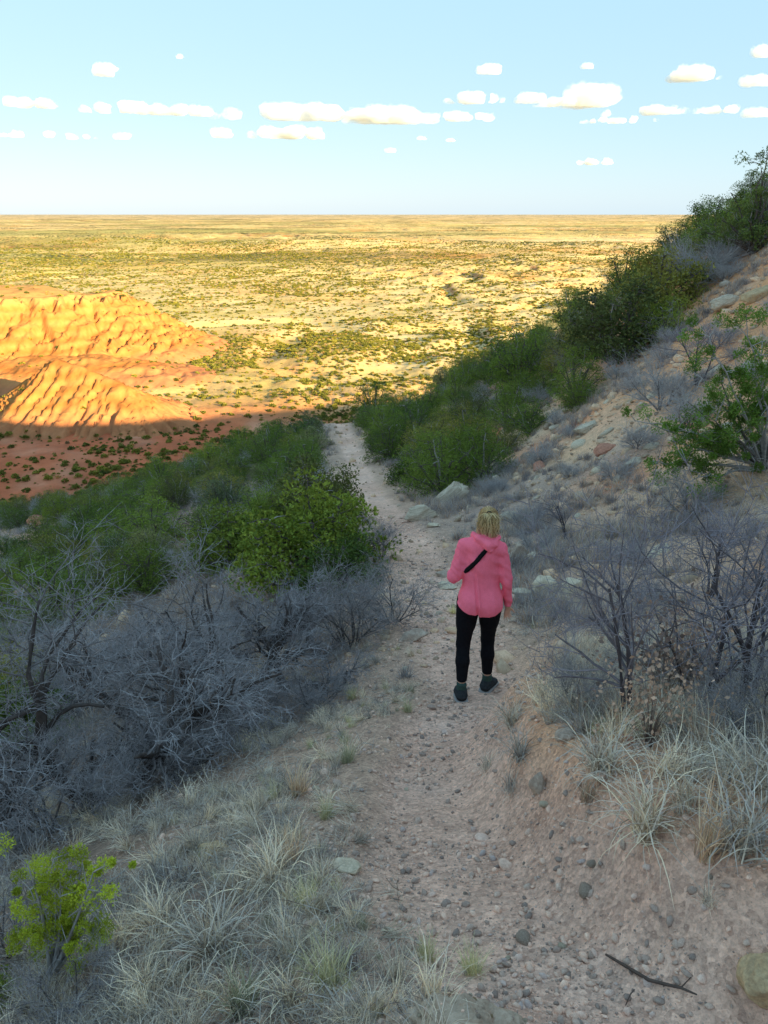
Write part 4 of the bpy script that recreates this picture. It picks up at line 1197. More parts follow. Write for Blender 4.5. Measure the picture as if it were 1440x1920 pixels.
boulder(1240, 640, (.24, .16, .12), 716, m_yellow, 'yellow rock high on the bare slope', (0, 0, .2))
boulder(1210, 665, (.22, .15, .08), 717, m_yellow, 'flat ochre rock left of the high yellow one', (0, 0, .9))
boulder(1355, 580, (.45, .3, .26), 718, m_slab, 'ochre outcrop near the top of the bare slope', (0, R(-20), .2), layers=.05)
boulder(1300, 545, (.34, .24, .2), 741, m_yellow, 'ochre ledge under the upper rim of the bare slope', (0, R(-22), .4), layers=.06, flat=True)
boulder(1420, 560, (.5, .3, .2), 742, m_yellow, 'broad ochre ledge at the right edge high on the bare slope', (0, R(-24), .1), layers=.06, flat=True)
boulder(1130, 850, (.3, .2, .13), 743, m_red, 'red slab in the red patch of the slope', (0, R(-20), .5), layers=.05, flat=True)
boulder(1010, 880, (.26, .18, .1), 744, m_red, 'reddish slab at the foot of the bare slope', (0, R(-18), 1.0), flat=True)
boulder(930, 905, (.13, .1, .12), 719, m_pale, 'small white stone right of the leaning slab', (0, 0, 0))
boulder(897, 893, (.2, .14, .10), 720, m_blue, 'grey rock above the leaning slab', (0, 0, .5))
boulder(76, 985, (.62, .5, .45), 721, m_red, 'big red boulder on the left slope', (0, 0, .3), sink=.3)
boulder(160, 990, (.32, .25, .2), 722, m_pale, 'pale pink boulder right of the big red one', (0, 0, .3), sink=.3)
boulder(130, 1000, (.4, .3, .2), 723, m_red, 'low red boulder below the pale pink one', (0, 0, 1.3), sink=.3)
boulder(1437, 1865, (.075, .07, .085), 724, m_yellow, 'yellow-brown lichened boulder in the bottom right corner', (0, 0, .5), sub=5, sink=.3, cuts=6)
boulder(1008, 1480, (.036, .04, .065), 725, m_blue, 'dark upright stone in the cut bank under the grass', (0, R(8), .2), sink=.3)
boulder(1060, 1385, (.05, .04, .04), 726, m_blue, 'grey-green stone among the grass on the bank', (0, 0, 0))
boulder(1172, 1395, (.036, .034, .028), 727, m_red, 'round reddish stone at the foot of the forked trunk', (0, 0, 0), rough=.03)
boulder(406, 1600, (.075, .045, .03), 728, m_yellow, 'ochre stone in the left grass', (0, 0, -.3))
boulder(1200, 1080, (.18, .13, .09), 729, m_blue, 'blue-grey rock half hidden behind the upright bush', (0, 0, -.3))
boulder(1205, 1245, (.14, .1, .08), 730, m_pale, 'pale stone glimpsed through the bare bushes', (0, 0, .2))
boulder(650, 1630, (.07, .045, .02), 731, m_pale, 'flat pinkish stone set in the left edge of the trail', (0, 0, -.3), flat=True)
boulder(505, 1450, (.035, .03, .028), 732, m_pale, 'pale stone on the left bank above the pebbles', (0, 0, -.3))
boulder(770, 1200, (.2, .10, .06), 733, m_blue, 'low grey outcrop left of the walker\'s knees', (0, R(-4), .5), layers=.06)

# lump of pebbly conglomerate in the bottom foreground
def conglomerate():
    p = G(868, 1905)
    root = link('conglomerate_boulder', None, loc=p + Vector((0, -.02, -.03))); tag(root, 'grey conglomerate lump studded with pebbles at the bottom of the picture', 'boulder')
    m, nt, b = mat('conglomerate', .95, .15)
    tc = N(nt, 'TexCoord'); f = noise(nt, 22, 8, .75, tc.outputs['Object']); v = N(nt, 'TexVoronoi', Scale=38); nt.links.new(tc.outputs['Object'], v.inputs['Vector'])
    c = ramp(nt, f, [(.3, (.28, .20, .15)), (.5, (.50, .38, .29)), (.7, (.66, .53, .42))])
    nt.links.new(c, b.inputs['Base Color']); n0 = bump(nt, b, v.outputs['Distance'], .8, .012); bump(nt, b, f, .9, .012, n0)
    body = rock_mesh('conglomerate_mass', 750, m, 5, (.155, .11, .085), 7, .42); link('mass', body, root)
    rs_ = np.random.RandomState(3); V = np.array([v.co[:] for v in body.vertices])
    cs = [rock_mesh('set_pebble_%d' % i, 760 + i, mm, 2, (1, .8, .7), 3, .06) for i, mm in enumerate((m_pebble, m_blue, m_pale, m_yellow))]
    up = V[V[:, 2] > -.01]
    for i in range(70):
        q = up[rs_.randint(len(up))]; s = rs_.uniform(.003, .009)
        link('pebble', cs[rs_.randint(4)], root, loc=q, rot=rs_.uniform(0, 6, 3), scale=s)
conglomerate()

# stones lying loose: each its own thing
st_m = [rock_mesh('stone_%d' % i, 800 + i, m_pebble, 2, (1, .78, .5 + .14 * (i % 3)), 5, .09) for i in range(6)] + \
       [rock_mesh('stone_pale_%d' % i, 810 + i, m_pale, 2, (1, .8, .6), 6, .09) for i in range(2)] + [rock_mesh('stone_grey_%d' % i, 815 + i, m_blue, 2, (1, .8, .6), 4, .08) for i in range(2)]
rs = np.random.RandomState(44)
cnt = 0; spots = []
while cnt < 230:
    a = R(rs.uniform(-24, 30)); r = 1.6 * (9 / 1.6) ** (rs.uniform() ** .9); x, y = r * math.sin(a), r * math.cos(a)
    z, tr, u, d, r_ = H(np.array([x]), np.array([y]), True); u = float(u[0]); bs = float(bank_s(x, y))
    pr = .5 if abs(u) < .4 else (1 if -1.25 < u < -.3 or .3 < u < .9 else .15)
    if bs > .15 and y < 6: pr = 0
    if rs.uniform() > pr: continue
    s = (.006 + .007 * min(3.0, rs.pareto(2.0))) * (1 + .11 * r)
    if any((x - c) ** 2 + (y - e) ** 2 < (s + f) ** 2 * 1.2 for c, e, f in spots): continue
    spots.append((x, y, s)); i = rs.randint(len(st_m)); kind = 'pinkish' if i < 6 else ('pale' if i < 8 else 'blue-grey')
    where = 'loose on the cut bank' if (bs > -.45 and y < 4.5) else ('on the dusty trail' if abs(u) < .42 else ('on the pebbly left edge of the trail' if u < 0 else 'on the right edge of the trail'))
    part = ' in the foreground' if r < 2.9 else (' ahead of the camera' if r < 4.6 else (' near the walker' if r < 6.5 else ' beyond the walker'))
    o = link('stone', st_m[i], loc=(x, y, float(z[0]) + s * .18), rot=(rs.uniform(-.4, .4), rs.uniform(-.4, .4), rs.uniform(0, 6.3)), scale=s)
    tag(o, '%s %s stone lying %s%s' % ('small' if s < .022 else 'fist-sized', kind, where, part), 'stone', '%s stones %s' % (kind, where))
    cnt += 1

# larger slabs strewn on the slope
for i in range(84):
    while True:
        x, y = rs.uniform(2.5, 11), rs.uniform(8, 21); u = x - float(xc(y))
        if 2.2 < u and y < 17.5 + (x - 2) * .84: break
    s = rs.uniform(.07, .27)
    k = i % 3; mm = (m_slab, m_pale, m_yellow)[k]
    if i < 9: SLABS = globals().setdefault('SLABS', []); SLABS.append(rock_mesh('slope_slab_%d' % i, 840 + i, mm, 2, (1, .7, .36), 8, .08, .05, True))
    j = i % 9
    o = link('slope_rock', SLABS[j], loc=(x, y, Zg(x, y) + .05 * s), rot=(rs.uniform(-.3, .3), R(-28) + rs.uniform(-.3, .3), rs.uniform(-.5, .8)), scale=s)
    tag(o, '%s slab lying on the %s part of the bare slope' % (('layered grey', 'pale', 'ochre')[j % 3], 'upper' if u > 6 else 'lower'), 'rock', 'slabs strewn on the bare slope')

# stick on the trail
def stick():
    px = [(1135, 1797), (1165, 1815), (1190, 1830), (1215, 1845), (1245, 1853), (1275, 1860), (1305, 1873)]
    pts = [G(*q) + Vector((0, 0, .016)) for q in px]; o = pts[0].copy()
    t = Tubes(); t.tube([p - o for p in pts], [.0035, .0045, .005, .005, .0045, .004, .002], 6, (.10, .075, .065))
    t.tube([pts[5] - o, pts[5] - o + Vector((.04, .03, .004))], [.002, .001], 4, (.10, .075, .065))
    tag(link('fallen_stick', t.mesh('stick', m_twig), loc=o), 'thin dark crooked stick lying across the dusty trail', 'stick')
stick()
for (a, b_, c, lab) in [((1188, 1865), (1172, 1890), .002, 'short thin twig on the trail below the crooked stick'), ((410, 1762), (470, 1800), .0035, 'straight pale stalk lying in the left grass'), ((398, 1770), (455, 1802), .003, 'second pale stalk crossing the first in the left grass')]:
    p, q = G(*a), G(*b_); t = Tubes(); L_ = Vector((0, 0, .02)); t.tube([L_, (q - p) * .5 + L_ * 1.4, q - p + L_ * .5], [c, c, c * .6], 4, (.45, .44, .42) if 'pale' in lab else (.12, .09, .08)); tag(link('fallen_twig', t.mesh('twig', m_twig), loc=p), lab, 'twig')

# prominent grass clumps, each its own thing
big = [tuft_mesh('clump_arching', 901, 150, .42, .0062, .85, .9, STRAW + GREY[:2], 5, .06), tuft_mesh('clump_yellow', 902, 190, .20, .0034, .75, .3, YEL, 3, .04), tuft_mesh('clump_rust', 903, 90, .34, .006, .5, .3, RUST + STRAW[:2], 4, .05), tuft_mesh('clump_blue', 904, 150, .2, .004, 1.2, .5, GREY, 3, .06)]
CL = [(0, 770, 1860, 0, 'x')]
for (px, py, k, s, lab) in [
    (615, 1850, 1, .95, 'yellow bunchgrass tuft on the left edge of the trail, nearest the conglomerate lump'),
    (460, 1890, 1, .9, 'yellow bunchgrass tuft at the bottom edge, left of the trail'),
    (570, 1700, 1, .7, 'pale green-yellow tuft beside the arching grass'),
    (612, 1535, 1, .65, 'golden tuft on the left edge of the trail'),
    (650, 1430, 1, .75, 'straw tuft on the left bank above the golden one'),
    (660, 1310, 1, .8, 'pale yellow tuft on the left bank, furthest up'),
    (765, 1335, 1, .7, 'pale tuft left of the walker\'s feet'), (770, 1300, 1, .6, 'greenish tuft a step above the pale one by the walker\'s feet'),
    (800, 1800, 1, .55, 'grey-green tuft at the back of the conglomerate lump'), (885, 1825, 1, .6, 'dry tuft on the trail side of the conglomerate lump'),
    (400, 1790, 0, .8, 'large clump of arching straw blades in the left grass'), (510, 1660, 0, .75, 'arching straw clump by the left edge of the trail'),
    (300, 1750, 0, .7, 'arching grey-straw clump right of the seedling'), (560, 1490, 2, .75, 'upright russet stalks on the left bank'), (545, 1620, 2, .7, 'russet grass stalks beside the arching clump'),
    (340, 1670, 3, 1.0, 'matted blue-grey clump in the left grass'), (600, 1600, 3, .6, 'small blue-grey tuft at the trail edge'), (600, 1655, 3, .8, 'low blue-grey tuft just below the small one'),
    (1130, 1450, 0, .8, 'arching straw clump overhanging the cut bank'), (1215, 1560, 0, .9, 'arching clump at the middle of the cut bank'), (1330, 1600, 2, .8, 'rust-tinged clump hanging over the bank edge'),
    (1320, 1420, 2, .9, 'upright russet clump in the tall grass of the bank'), (1430, 1480, 0, .9, 'tall straw clump at the right edge'), (1400, 1590, 0, .9, 'arching clump at the right edge above the dirt'),
    (1100, 1500, 2, .45, 'small rusty tuft clinging to the cut bank'), (960, 1480, 3, .65, 'dark tuft in the hollow of the cut bank'), (975, 1420, 0, .6, 'dense tuft on the nose of the bank'), (915, 1440, 3, .6, 'low tuft at the right edge of the trail'),
    (960, 1360, 0, .6, 'clump at the tip of the bank behind the dark stone'), (850, 1150, 1, .8, 'pale tuft left of the walker\'s legs'), (1330, 1690, 3, .35, 'tiny dry weed on the dirt of the bank'), (760, 1270, 3, .9, 'flattened blue-grey tuft left of the walker')]:
    o = link('grass_clump', big[k], loc=G(px, py), rot=(0, 0, rp.uniform(0, 6)), scale=s); tag(o, lab, 'grass clump')
# ================================================================= THE WALKER
import openvdb as vdb
class SDF:
    def __init__(s, lo, hi, h):
        s.lo = np.array(lo, float); s.h = h
        s.n = np.ceil((np.array(hi) - s.lo) / h).astype(int) + 1
        s.D = np.full(s.n, .08, np.float32)
    def _sub(s, a, b):
        i0 = np.maximum(0, np.floor((np.array(a) - s.lo) / s.h).astype(int)); i1 = np.minimum(s.n, np.ceil((np.array(b) - s.lo) / s.h).astype(int) + 1)
        sl_ = tuple(slice(i, j) for i, j in zip(i0, i1))
        ax = [s.lo[k] + s.h * np.arange(i0[k], i1[k]) for k in range(3)]
        X, Y, Z = np.meshgrid(*ax, indexing='ij')
        return sl_, X, Y, Z
    def _join(s, sl_, d, k):
        D = s.D[sl_]
        if k > 0:
            h = np.clip(.5 + .5 * (D - d) / k, 0, 1); s.D[sl_] = D * (1 - h) + d * h - k * h * (1 - h)
        else: s.D[sl_] = np.minimum(D, d)
    def cone(s, a, b, ra, rb, k=.02, flat=None):
        a = np.array(a, float); b = np.array(b, float); m = max(ra, rb) + .07
        sl_, X, Y, Z = s._sub(np.minimum(a, b) - m, np.maximum(a, b) + m)
        ab = b - a; t = np.clip(((X - a[0]) * ab[0] + (Y - a[1]) * ab[1] + (Z - a[2]) * ab[2]) / max(1e-9, ab @ ab), 0, 1)
        dx, dy, dz = X - a[0] - t * ab[0], Y - a[1] - t * ab[1], Z - a[2] - t * ab[2]
        if flat: dx, dy, dz = dx / flat[0], dy / flat[1], dz / flat[2]
        d = np.sqrt(dx ** 2 + dy ** 2 + dz ** 2) - (ra + (rb - ra) * t)
        if flat: d = d * min(flat)
        s._join(sl_, d, k); return s
    def ell(s, c, r, k=.02, rx=0):
        c = np.array(c, float); r = np.array(r, float); m = r.max() + .07
        sl_, X, Y, Z = s._sub(c - m, c + m); X = X - c[0]; Y = Y - c[1]; Z = Z - c[2]
        if rx: Y, Z = Y * math.cos(rx) + Z * math.sin(rx), -Y * math.sin(rx) + Z * math.cos(rx)
        q = np.sqrt((X / r[0]) ** 2 + (Y / r[1]) ** 2 + (Z / r[2]) ** 2); g = np.sqrt((X / r[0] ** 2) ** 2 + (Y / r[1] ** 2) ** 2 + (Z / r[2] ** 2) ** 2) + 1e-9
        s._join(sl_, q * (q - 1) / g, k); return s
    def grid(s):
        ax = [s.lo[k] + s.h * np.arange(s.n[k]) for k in range(3)]
        return np.meshgrid(*ax, indexing='ij')
    def cut(s, d): s.D = np.maximum(s.D, d.astype(np.float32)); return s
    def mesh(s, name, m, smooth_it=1):
        D = s.D.copy()
        for _ in range(smooth_it):
            for ax in range(3):
                D[1:-1, 1:-1, 1:-1] = (.5 * D + .25 * np.roll(D, 1, ax) + .25 * np.roll(D, -1, ax))[1:-1, 1:-1, 1:-1]
        D[0] = D[-1] = .05; D[:, 0] = D[:, -1] = .05; D[:, :, 0] = D[:, :, -1] = .05
        gr = vdb.FloatGrid(.08); gr.copyFromArray(D.astype(np.float32), tolerance=0)
        V, Q = gr.convertToQuads(isovalue=0.0)
        V = np.array(V) * s.h + s.lo
        return npmesh(name, V, outward(V, np.array(Q)), [m], True)

HIP_L, KN_L, AN_L = (-.088, .09, .87), (-.122, .080, .475), (-.128, -.035, .10)
HIP_R, KN_R, AN_R = (.088, .11, .865), (.092, .235, .44), (.104, .225, .035)
SH_L, EL_L, WR_L = (-.140, .115, 1.345), (-.212, .075, 1.095), (-.10, .275, 1.135)
SH_R, EL_R, WR_R = (.145, .11, 1.322), (.203, .075, 1.06), (.230, .115, .815)
HEAD = (.042, .185, 1.535)
def legs(S, g, k=.03):
    for H_, K_, A_ in ((HIP_L, KN_L, AN_L), (HIP_R, KN_R, AN_R)):
        S.cone(H_, K_, .090 + g, .054 + g, k)
        mid = tuple(K_[i] + (A_[i] - K_[i]) * .35 + (0, -.014, 0)[i] for i in range(3))
        S.cone(K_, mid, .052 + g, .053 + g, .02); S.cone(mid, A_, .053 + g, .034 + g, .02)
        S.cone((H_[0] * 1.05, H_[1], H_[2] - .03), tuple(H_[i] + (K_[i] - H_[i]) * .5 for i in range(3)), .088 + g, .074 + g, k)
def pelvis(S, g):
    S.ell((0, .095, .915), (.168 + g, .108 + g, .135 + g), .03)
    for s_ in (-1, 1): S.ell((s_ * .080, .035, .865), (.092 + g, .090 + g, .100 + g), .03)

skin, nt, b = mat('skin', .55, .4); b.inputs['Base Color'].default_value = (.62, .36, .27, 1); b.inputs['Subsurface Weight'].default_value = .08
n0 = noise(nt, 60, 3); bump(nt, b, n0, .1, .002)
def cloth(name, colr, sc_=900, var=.12, rough=.9, wr=.3):
    m, nt, b = mat(name, rough, .15)
    tc = N(nt, 'TexCoord'); f = noise(nt, 45, 4, .6, tc.outputs['Object']); f2 = noise(nt, sc_, 2, .5, tc.outputs['Object'])
    c = ramp(nt, f, [(.3, tuple(v * (1 - var) for v in colr)), (.7, tuple(min(1, v * (1 + var)) for v in colr))])
    c = mixc(nt, 1, c, ramp(nt, f2, [(.35, (.93, .92, .93)), (.65, (1.06, 1.06, 1.06))]), 'MULTIPLY')
    nt.links.new(c, b.inputs['Base Color']); pass
    n0 = bump(nt, b, f2, wr, .0012); bump(nt, b, f, .25, .006, n0)
    return m
m_pink = cloth('pink_knit', (1.0, .185, .275), 300, .06); m_black = cloth('black_stretch', (.010, .010, .013), var=.2, rough=.75); m_sock = cloth('green_sock', (.05, .085, .075))
m_strap = cloth('black_webbing', (.012, .012, .014), 1500); m_shoe = cloth('dark_shoe', (.035, .04, .045), 400, .3)
m_sole, _, b = mat('shoe_sole', .8, .3); b.inputs['Base Color'].default_value = (.34, .32, .32, 1)

def build_person():
    gp = G(869, 1309)
    root = link('person', None, loc=gp + Vector((.10, 0, -.005)), rot=(0, 0, R(-3)), scale=.95)
    tag(root, 'woman walking down the trail seen from behind in a pink hooded top and black leggings', 'person')
    # one continuous body
    S = SDF((-.32, -.14, -.08), (.32, .46, 1.72), .0066)
    legs(S, -.006); pelvis(S, -.008)
    S.ell((0, .10, 1.06), (.122, .085, .15), .05); S.ell((0, .105, 1.24), (.145, .095, .17), .05)
    S.cone((-.115, .11, 1.345), (.12, .11, 1.335), .045, .045, .04)
    S.cone((.012, .125, 1.38), (.030, .165, 1.50), .052, .046, .03)
    for A, B, C_ in ((SH_L, EL_L, WR_L), (SH_R, EL_R, WR_R)):
        S.cone(A, B, .044, .034, .03); S.cone(B, C_, .034, .023, .02)
    # head
    x, y, z = HEAD
    S.ell((x, y - .01, z + .01), (.073, .090, .092), .02, -.35); S.ell((x, y + .035, z - .045), (.055, .058, .070), .03, -.35)
    S.cone((x, y + .098, z - .035), (x, y + .112, z - .060), .009, .013, .012)
    for s_ in (-1, 1):
        S.ell((x + s_ * .029, y + .083, z - .026), (.013, .011, .010), .006); S.ell((x + s_ * .074, y - .003, z - .028), (.009, .019, .030), .006, -.3)
    S.ell((x, y + .088, z - .088), (.022, .010, .007), .006)
    # hands
    def hand(W, d, side, up, curl, thumb):
        W = Vector(W); d = Vector(d).normalized(); side = Vector(side).normalized(); nrm = d.cross(side).normalized()
        P0 = W + d * .008; P1 = W + d * .070
        for q in (-.022, -.007, .008, .022):
            S.cone(P0 + side * q * .6, P1 + side * q, .0125, .0115, .010)
        for j, (q, L_) in enumerate(((-.026, .062), (-.009, .074), (.009, .070), (.025, .055))):
            a = P1 + side * q; dd = (d + side * q * 5).normalized(); c_ = curl[j]
            for seg, f in enumerate((.45, .32, .25)):
                dd = (dd * math.cos(c_) + nrm * math.sin(c_)).normalized()
                e = a + dd * L_ * f; S.cone(a, e, .0085 - .0007 * seg, .0080 - .0007 * seg, .003); a = e
        a = P0 + d * .018 + side * thumb * .024; dd = (d * .75 + side * thumb * .8 + nrm * .35).normalized()
        for seg in range(3):
            e = a + dd * .026; S.cone(a, e, .0105 - .001 * seg, .0095 - .001 * seg, .005); a = e; dd = (dd + d * .25 + nrm * .15).normalized()
    hand(WR_R, (-.06, .18, -1), (.75, .65, .05), 0, (.12, .28, .45, .65), 1)
    hand(WR_L, (.75, .25, .45), (0, -.5, .8), 0, (.6, .7, .7, .7), 1)
    # feet inside the shoes
    S.cone(AN_L, (-.128, .09, .035), .032, .026, .02); S.cone(AN_R, (.12, .325, -.045), .032, .026, .02)
    link('body', S.mesh('body', skin), root)

    # leggings
    S = SDF((-.26, -.14, -.02), (.26, .36, 1.08), .006)
    legs(S, .003); pelvis(S, .002); S.ell((0, .10, 1.03), (.135, .095, .12), .04)
    X, Y, Z = S.grid()
    S.D += (.0014 * pn3(X * 14, Y * 14, Z * 24) * (np.exp(-((Z - .46) / .10) ** 2) + np.exp(-((Z - .16) / .08) ** 2) + .3)).astype(np.float32)
    hemz = np.where(X < -.01, .185, .115)
    S.cut(hemz - Z)
    link('leggings', S.mesh('leggings', m_black), root)

    # hooded top
    S = SDF((-.34, -.12, .76), (.34, .42, 1.50), .0052)
    S.ell((0, .105, 1.23), (.148, .112, .17), .05); S.ell((.0, .095, 1.05), (.150, .117, .20), .06); S.ell((.0, .080, .90), (.166, .134, .17), .05); S.ell((-.07, .025, .87), (.108, .115, .13), .05); S.ell((.07, .025, .87), (.108, .115, .13), .05)
    S.cone((-.12, .11, 1.338), (.128, .11, 1.322), .056, .056, .04)
    S.cone((-.05, .10, 1.355), (.06, .10, 1.348), .074, .074, .05)
    S.cone((.005, .115, 1.39), (.020, .14, 1.44), .068, .060, .03)
    S.cone(SH_L, EL_L, .057, .050, .03); S.cone(EL_L, WR_L, .056, .038, .02)
    S.cone(SH_R, EL_R, .053, .044, .025); S.cone(EL_R, (WR_R[0], WR_R[1] - .002, WR_R[2] - .01), .044, .034, .02)
    X, Y, Z = S.grid()
    # fabric drapes: diagonal drag lines from the strap to the left side, vertical tail folds, sleeve wrinkles
    w = X * .62 + Z * .78
    back = (Y < .13) & (np.abs(X) < .19)
    f = .015 * pn3(w * 17, (Z - X) * 5, Y * 3) * (.4 + np.exp(-((Z - 1.25) / .16) ** 2))
    f += .0115 * pn3(X * 26 + Z * 3, Z * 3.2 + 7, Y * 2) * np.clip((1.15 - Z) / .3, 0, 1)
    arm = np.abs(X + (Z - 1.2) * .05) > .175
    f = np.where(arm, .0105 * pn3(X * 10, Y * 16, Z * 26 + X * 20), f)
    f -= .012 * np.exp(-((X + .020 + (Z - .95) * .10) / .010) ** 2) * back * np.clip((1.20 - Z) / .15, 0, 1)
    f += .011 * np.exp(-((X + .036 + (Z - .95) * .10) / .011) ** 2) * back * np.clip((1.20 - Z) / .15, 0, 1)
    # armhole seam grooves
    for s_, sx in ((-1, -.158), (1, .158)):
        f += .004 * np.exp(-((X - sx - s_ * (1.36 - Z) * .05) / .006) ** 2) * (Z > 1.12) * (Y < .14)
    S.D += f.astype(np.float32)
    hem =   .802 + 1.6 * (X + .005) ** 2 + .022 * (Y > .12) + np.where(X < -.022, .018, 0)
    sleeve = np.abs(X) > .19
    S.cut(np.where(X > .187 - .0 * Z, .825 - Z, hem - Z))
    S.cut(Z - 1.455)
    hoodie = S
    # hood lying on the shoulders
    Hh = SDF((-.16, -.08, 1.28), (.22, .28, 1.52), .0046)
    Hh.cone((-.075, .14, 1.425), (-.035, .055, 1.425), .022, .028, .02); Hh.cone((-.035, .055, 1.425), (.040, .018, 1.385), .030, .040, .02)
    Hh.cone((.040, .018, 1.385), (.085, .040, 1.385), .036, .030, .02); Hh.cone((.085, .045, 1.395), (.120, .12, 1.415), .028, .022, .02)
    Hh.cone((.005, .045, 1.39), (.055, .000, 1.352), .026, .020, .015)
    X, Y, Z = Hh.grid(); Hh.D += (.0095 * pn3((X * .55 + Z) * 42, (X - Z) * 7, Y * 9) + .002 * pn3(X * 60, Y * 60, Z * 60)).astype(np.float32)
    top = link('hooded_top', hoodie.mesh('hooded_top', m_pink), root)
    link('hood', Hh.mesh('hood', m_pink), top)
    # strap on the surface of the top
    def back_y(x, z):
        i = int((x - S.lo[0]) / S.h); k = int((z - S.lo[2]) / S.h); col = S.D[i, :, k]; j = np.nonzero(col < 0)[0]
        return S.lo[1] + S.h * (j[0] if len(j) else 40)
    V, F = [], []; n = 22; a = np.array((.035, 1.372)); b_ = np.array((-.138, 1.150)); dr = (b_ - a) / np.linalg.norm(b_ - a); pr = np.array((-dr[1], dr[0]))
    yy = np.array([min(back_y(*(a + (b_ - a) * (i / (n - 1)) + pr * q)) for q in (-.0155, 0, .0155)) for i in range(n)])
    yy = np.convolve(np.pad(yy, 4, mode='edge'), np.ones(9) / 9, 'valid') - .007
    for i in range(n):
        t = i / (n - 1); c = a + (b_ - a) * t; w_ = .0155 if t < .90 else .0155 - (t - .9) * .08
        ys = yy[i]
        for q, dy in ((-w_, -.007), (w_, -.007), (w_, .012), (-w_, .012)):
            p = c + pr * q; V.append((p[0], ys + dy, p[1]))
    for i in range(n - 1):
        for j in range(4): F.append((4 * i + j, 4 * i + (j + 1) % 4, 4 * i + 4 + (j + 1) % 4, 4 * i + 4 + j))
    F.append((0, 1, 2, 3)); F.append((4 * n - 1, 4 * n - 2, 4 * n - 3, 4 * n - 4))
    link('bag_strap', npmesh('bag_strap', np.array(V), np.array(F), [m_strap], False), root)
    # front run of the strap and the small bag on the chest
    Bg = SDF((-.2, .18, 1.0), (.1, .40, 1.34), .006); Bg.cone((-.10, .235, 1.13), (-.02, .245, 1.17), .04, .04, .02, (1, .6, 1.3))
    bagp = link('waist_bag', Bg.mesh('waist_bag', m_strap), root)

    # hair: scalp cap, gathered strands and loose ponytail
    m_hair, nt, b = mat('blond_hair', .5, .4); at = N(nt, 'Attribute', attribute_name='Col'); nt.links.new(at.outputs['Color'], b.inputs['Base Color'])
    x, y, z = HEAD
    S = SDF((x - .13, y - .15, z - .12), (x + .13, y + .14, z + .15), .005)
    S.ell((x, y - .014, z + .014), (.080, .096, .098), .01, -.35)
    X, Y, Z = S.grid(); S.cut((Y - y) * .9 - .045 - (Z - z) * .75); S.cut(-(Z - (z - .075)) )
    cap = S.mesh('scalp_hair', m_hair); n = len(cap.vertices); a_ = cap.color_attributes.new('Col', 'FLOAT_COLOR', 'POINT')
    co = np.zeros(n * 3, np.float32); cap.vertices.foreach_get('co', co); co = co.reshape(-1, 3)
    kk = .5 + .5 * pn3(co[:, 0] * 90, co[:, 1] * 14, co[:, 2] * 14); cc = np.ones((n, 4), np.float32); cc[:, :3] = cmix(C(.12, .065, .03), C(.40, .25, .11), kk); a_.data.foreach_set('color', cc.ravel())
    hair = link('hair', cap, root)
    rs_ = random.Random(12); T = Tubes()
    knot = Vector((x - .004, y - .072, z + .082))
    for i in range(330):      # strands combed to the knot
        az = rs_.uniform(-math.pi, math.pi); el = rs_.uniform(-.5, 1.3)
        p = Vector((x + .082 * math.sin(az) * math.cos(el), y - .012 - .098 * math.cos(az) * math.cos(el), z + .012 + .100 * math.sin(el)))
        if p.y > y + .045 + (p.z - z) * .75: continue
        pts = []
        for k in range(6):
            t = k / 5; q = p.lerp(knot, t); o_ = q - Vector((x, y - .012, z + .012)); o_ = Vector((o_.x / .082, o_.y / .098, o_.z / .100)); L_ = max(.01, o_.length); o_ = o_ / L_
            q2 = Vector((x + o_.x * .0835, y - .012 + o_.y * .0995, z + .012 + o_.z * .1015)); pts.append(q2.lerp(knot, t ** 4))
        g = rs_.random(); T.tube(pts, [.0012] * 5 + [.0008], 3, tuple(C(.26, .15, .07) * (1 - g) + C(.80, .60, .30) * g), cap=False)
    for i in range(620):      # ponytail
        a = rs_.uniform(0, 6.28); r_ = rs_.random() ** .5; ox, oy = math.cos(a) * r_, math.sin(a) * r_
        L_ = rs_.uniform(.10, .27); wv = rs_.uniform(-1, 1); f_ = rs_.uniform(0, 6.28)
        pts = []
        for k in range(8):
            t = k / 7
            sp = .014 + .060 * math.sin(min(1, t * 1.2) * 2.3)
            pts.append(knot + Vector((ox * sp * rs_.uniform(.8, 1.5) + .006 * math.sin(t * 9 + f_) + wv * .022 * t * t, -.030 * math.sin(min(1, t * 1.5) * 2.2) + oy * sp * .55 + .012 * t, .022 * math.sin(min(1, t * 3) * 2.0) * (1 - t) - L_ * t ** 1.15)))
        g = rs_.random(); col_ = C(.66, .44, .17) * (1 - g) + C(1., .86, .55) * g if rs_.random() > .24 else C(.25, .14, .06)
        T.tube(pts, [.0012, .0013, .0014, .0014, .0013, .0012, .001, .0005], 3, tuple(col_), cap=False)
    for i in range(40):       # flyaways
        a = rs_.uniform(0, 6.28); d_ = Vector((math.cos(a), -.2, rs_.uniform(-.9, .5))).normalized(); p = knot + Vector((0, -.01, -.03)); L_ = rs_.uniform(.06, .12)
        T.tube([p, p + d_ * L_ * .6, p + d_ * L_ + Vector((0, 0, -.02))], [.0008, .0007, .0004], 3, (.80, .62, .36), cap=False)
    link('ponytail', T.mesh('ponytail', m_hair), hair)
    tb = Tubes(); tb.tube([knot + Vector((.018 * math.cos(a), -.004 + .004 * math.sin(a), .016 * math.sin(a))) for a in [i * 2 * math.pi / 12 for i in range(13)]], [.004] * 13, 5, (.02, .02, .02), cap=False)
    link('hair_tie', tb.mesh('hair_tie', m_hair), hair)

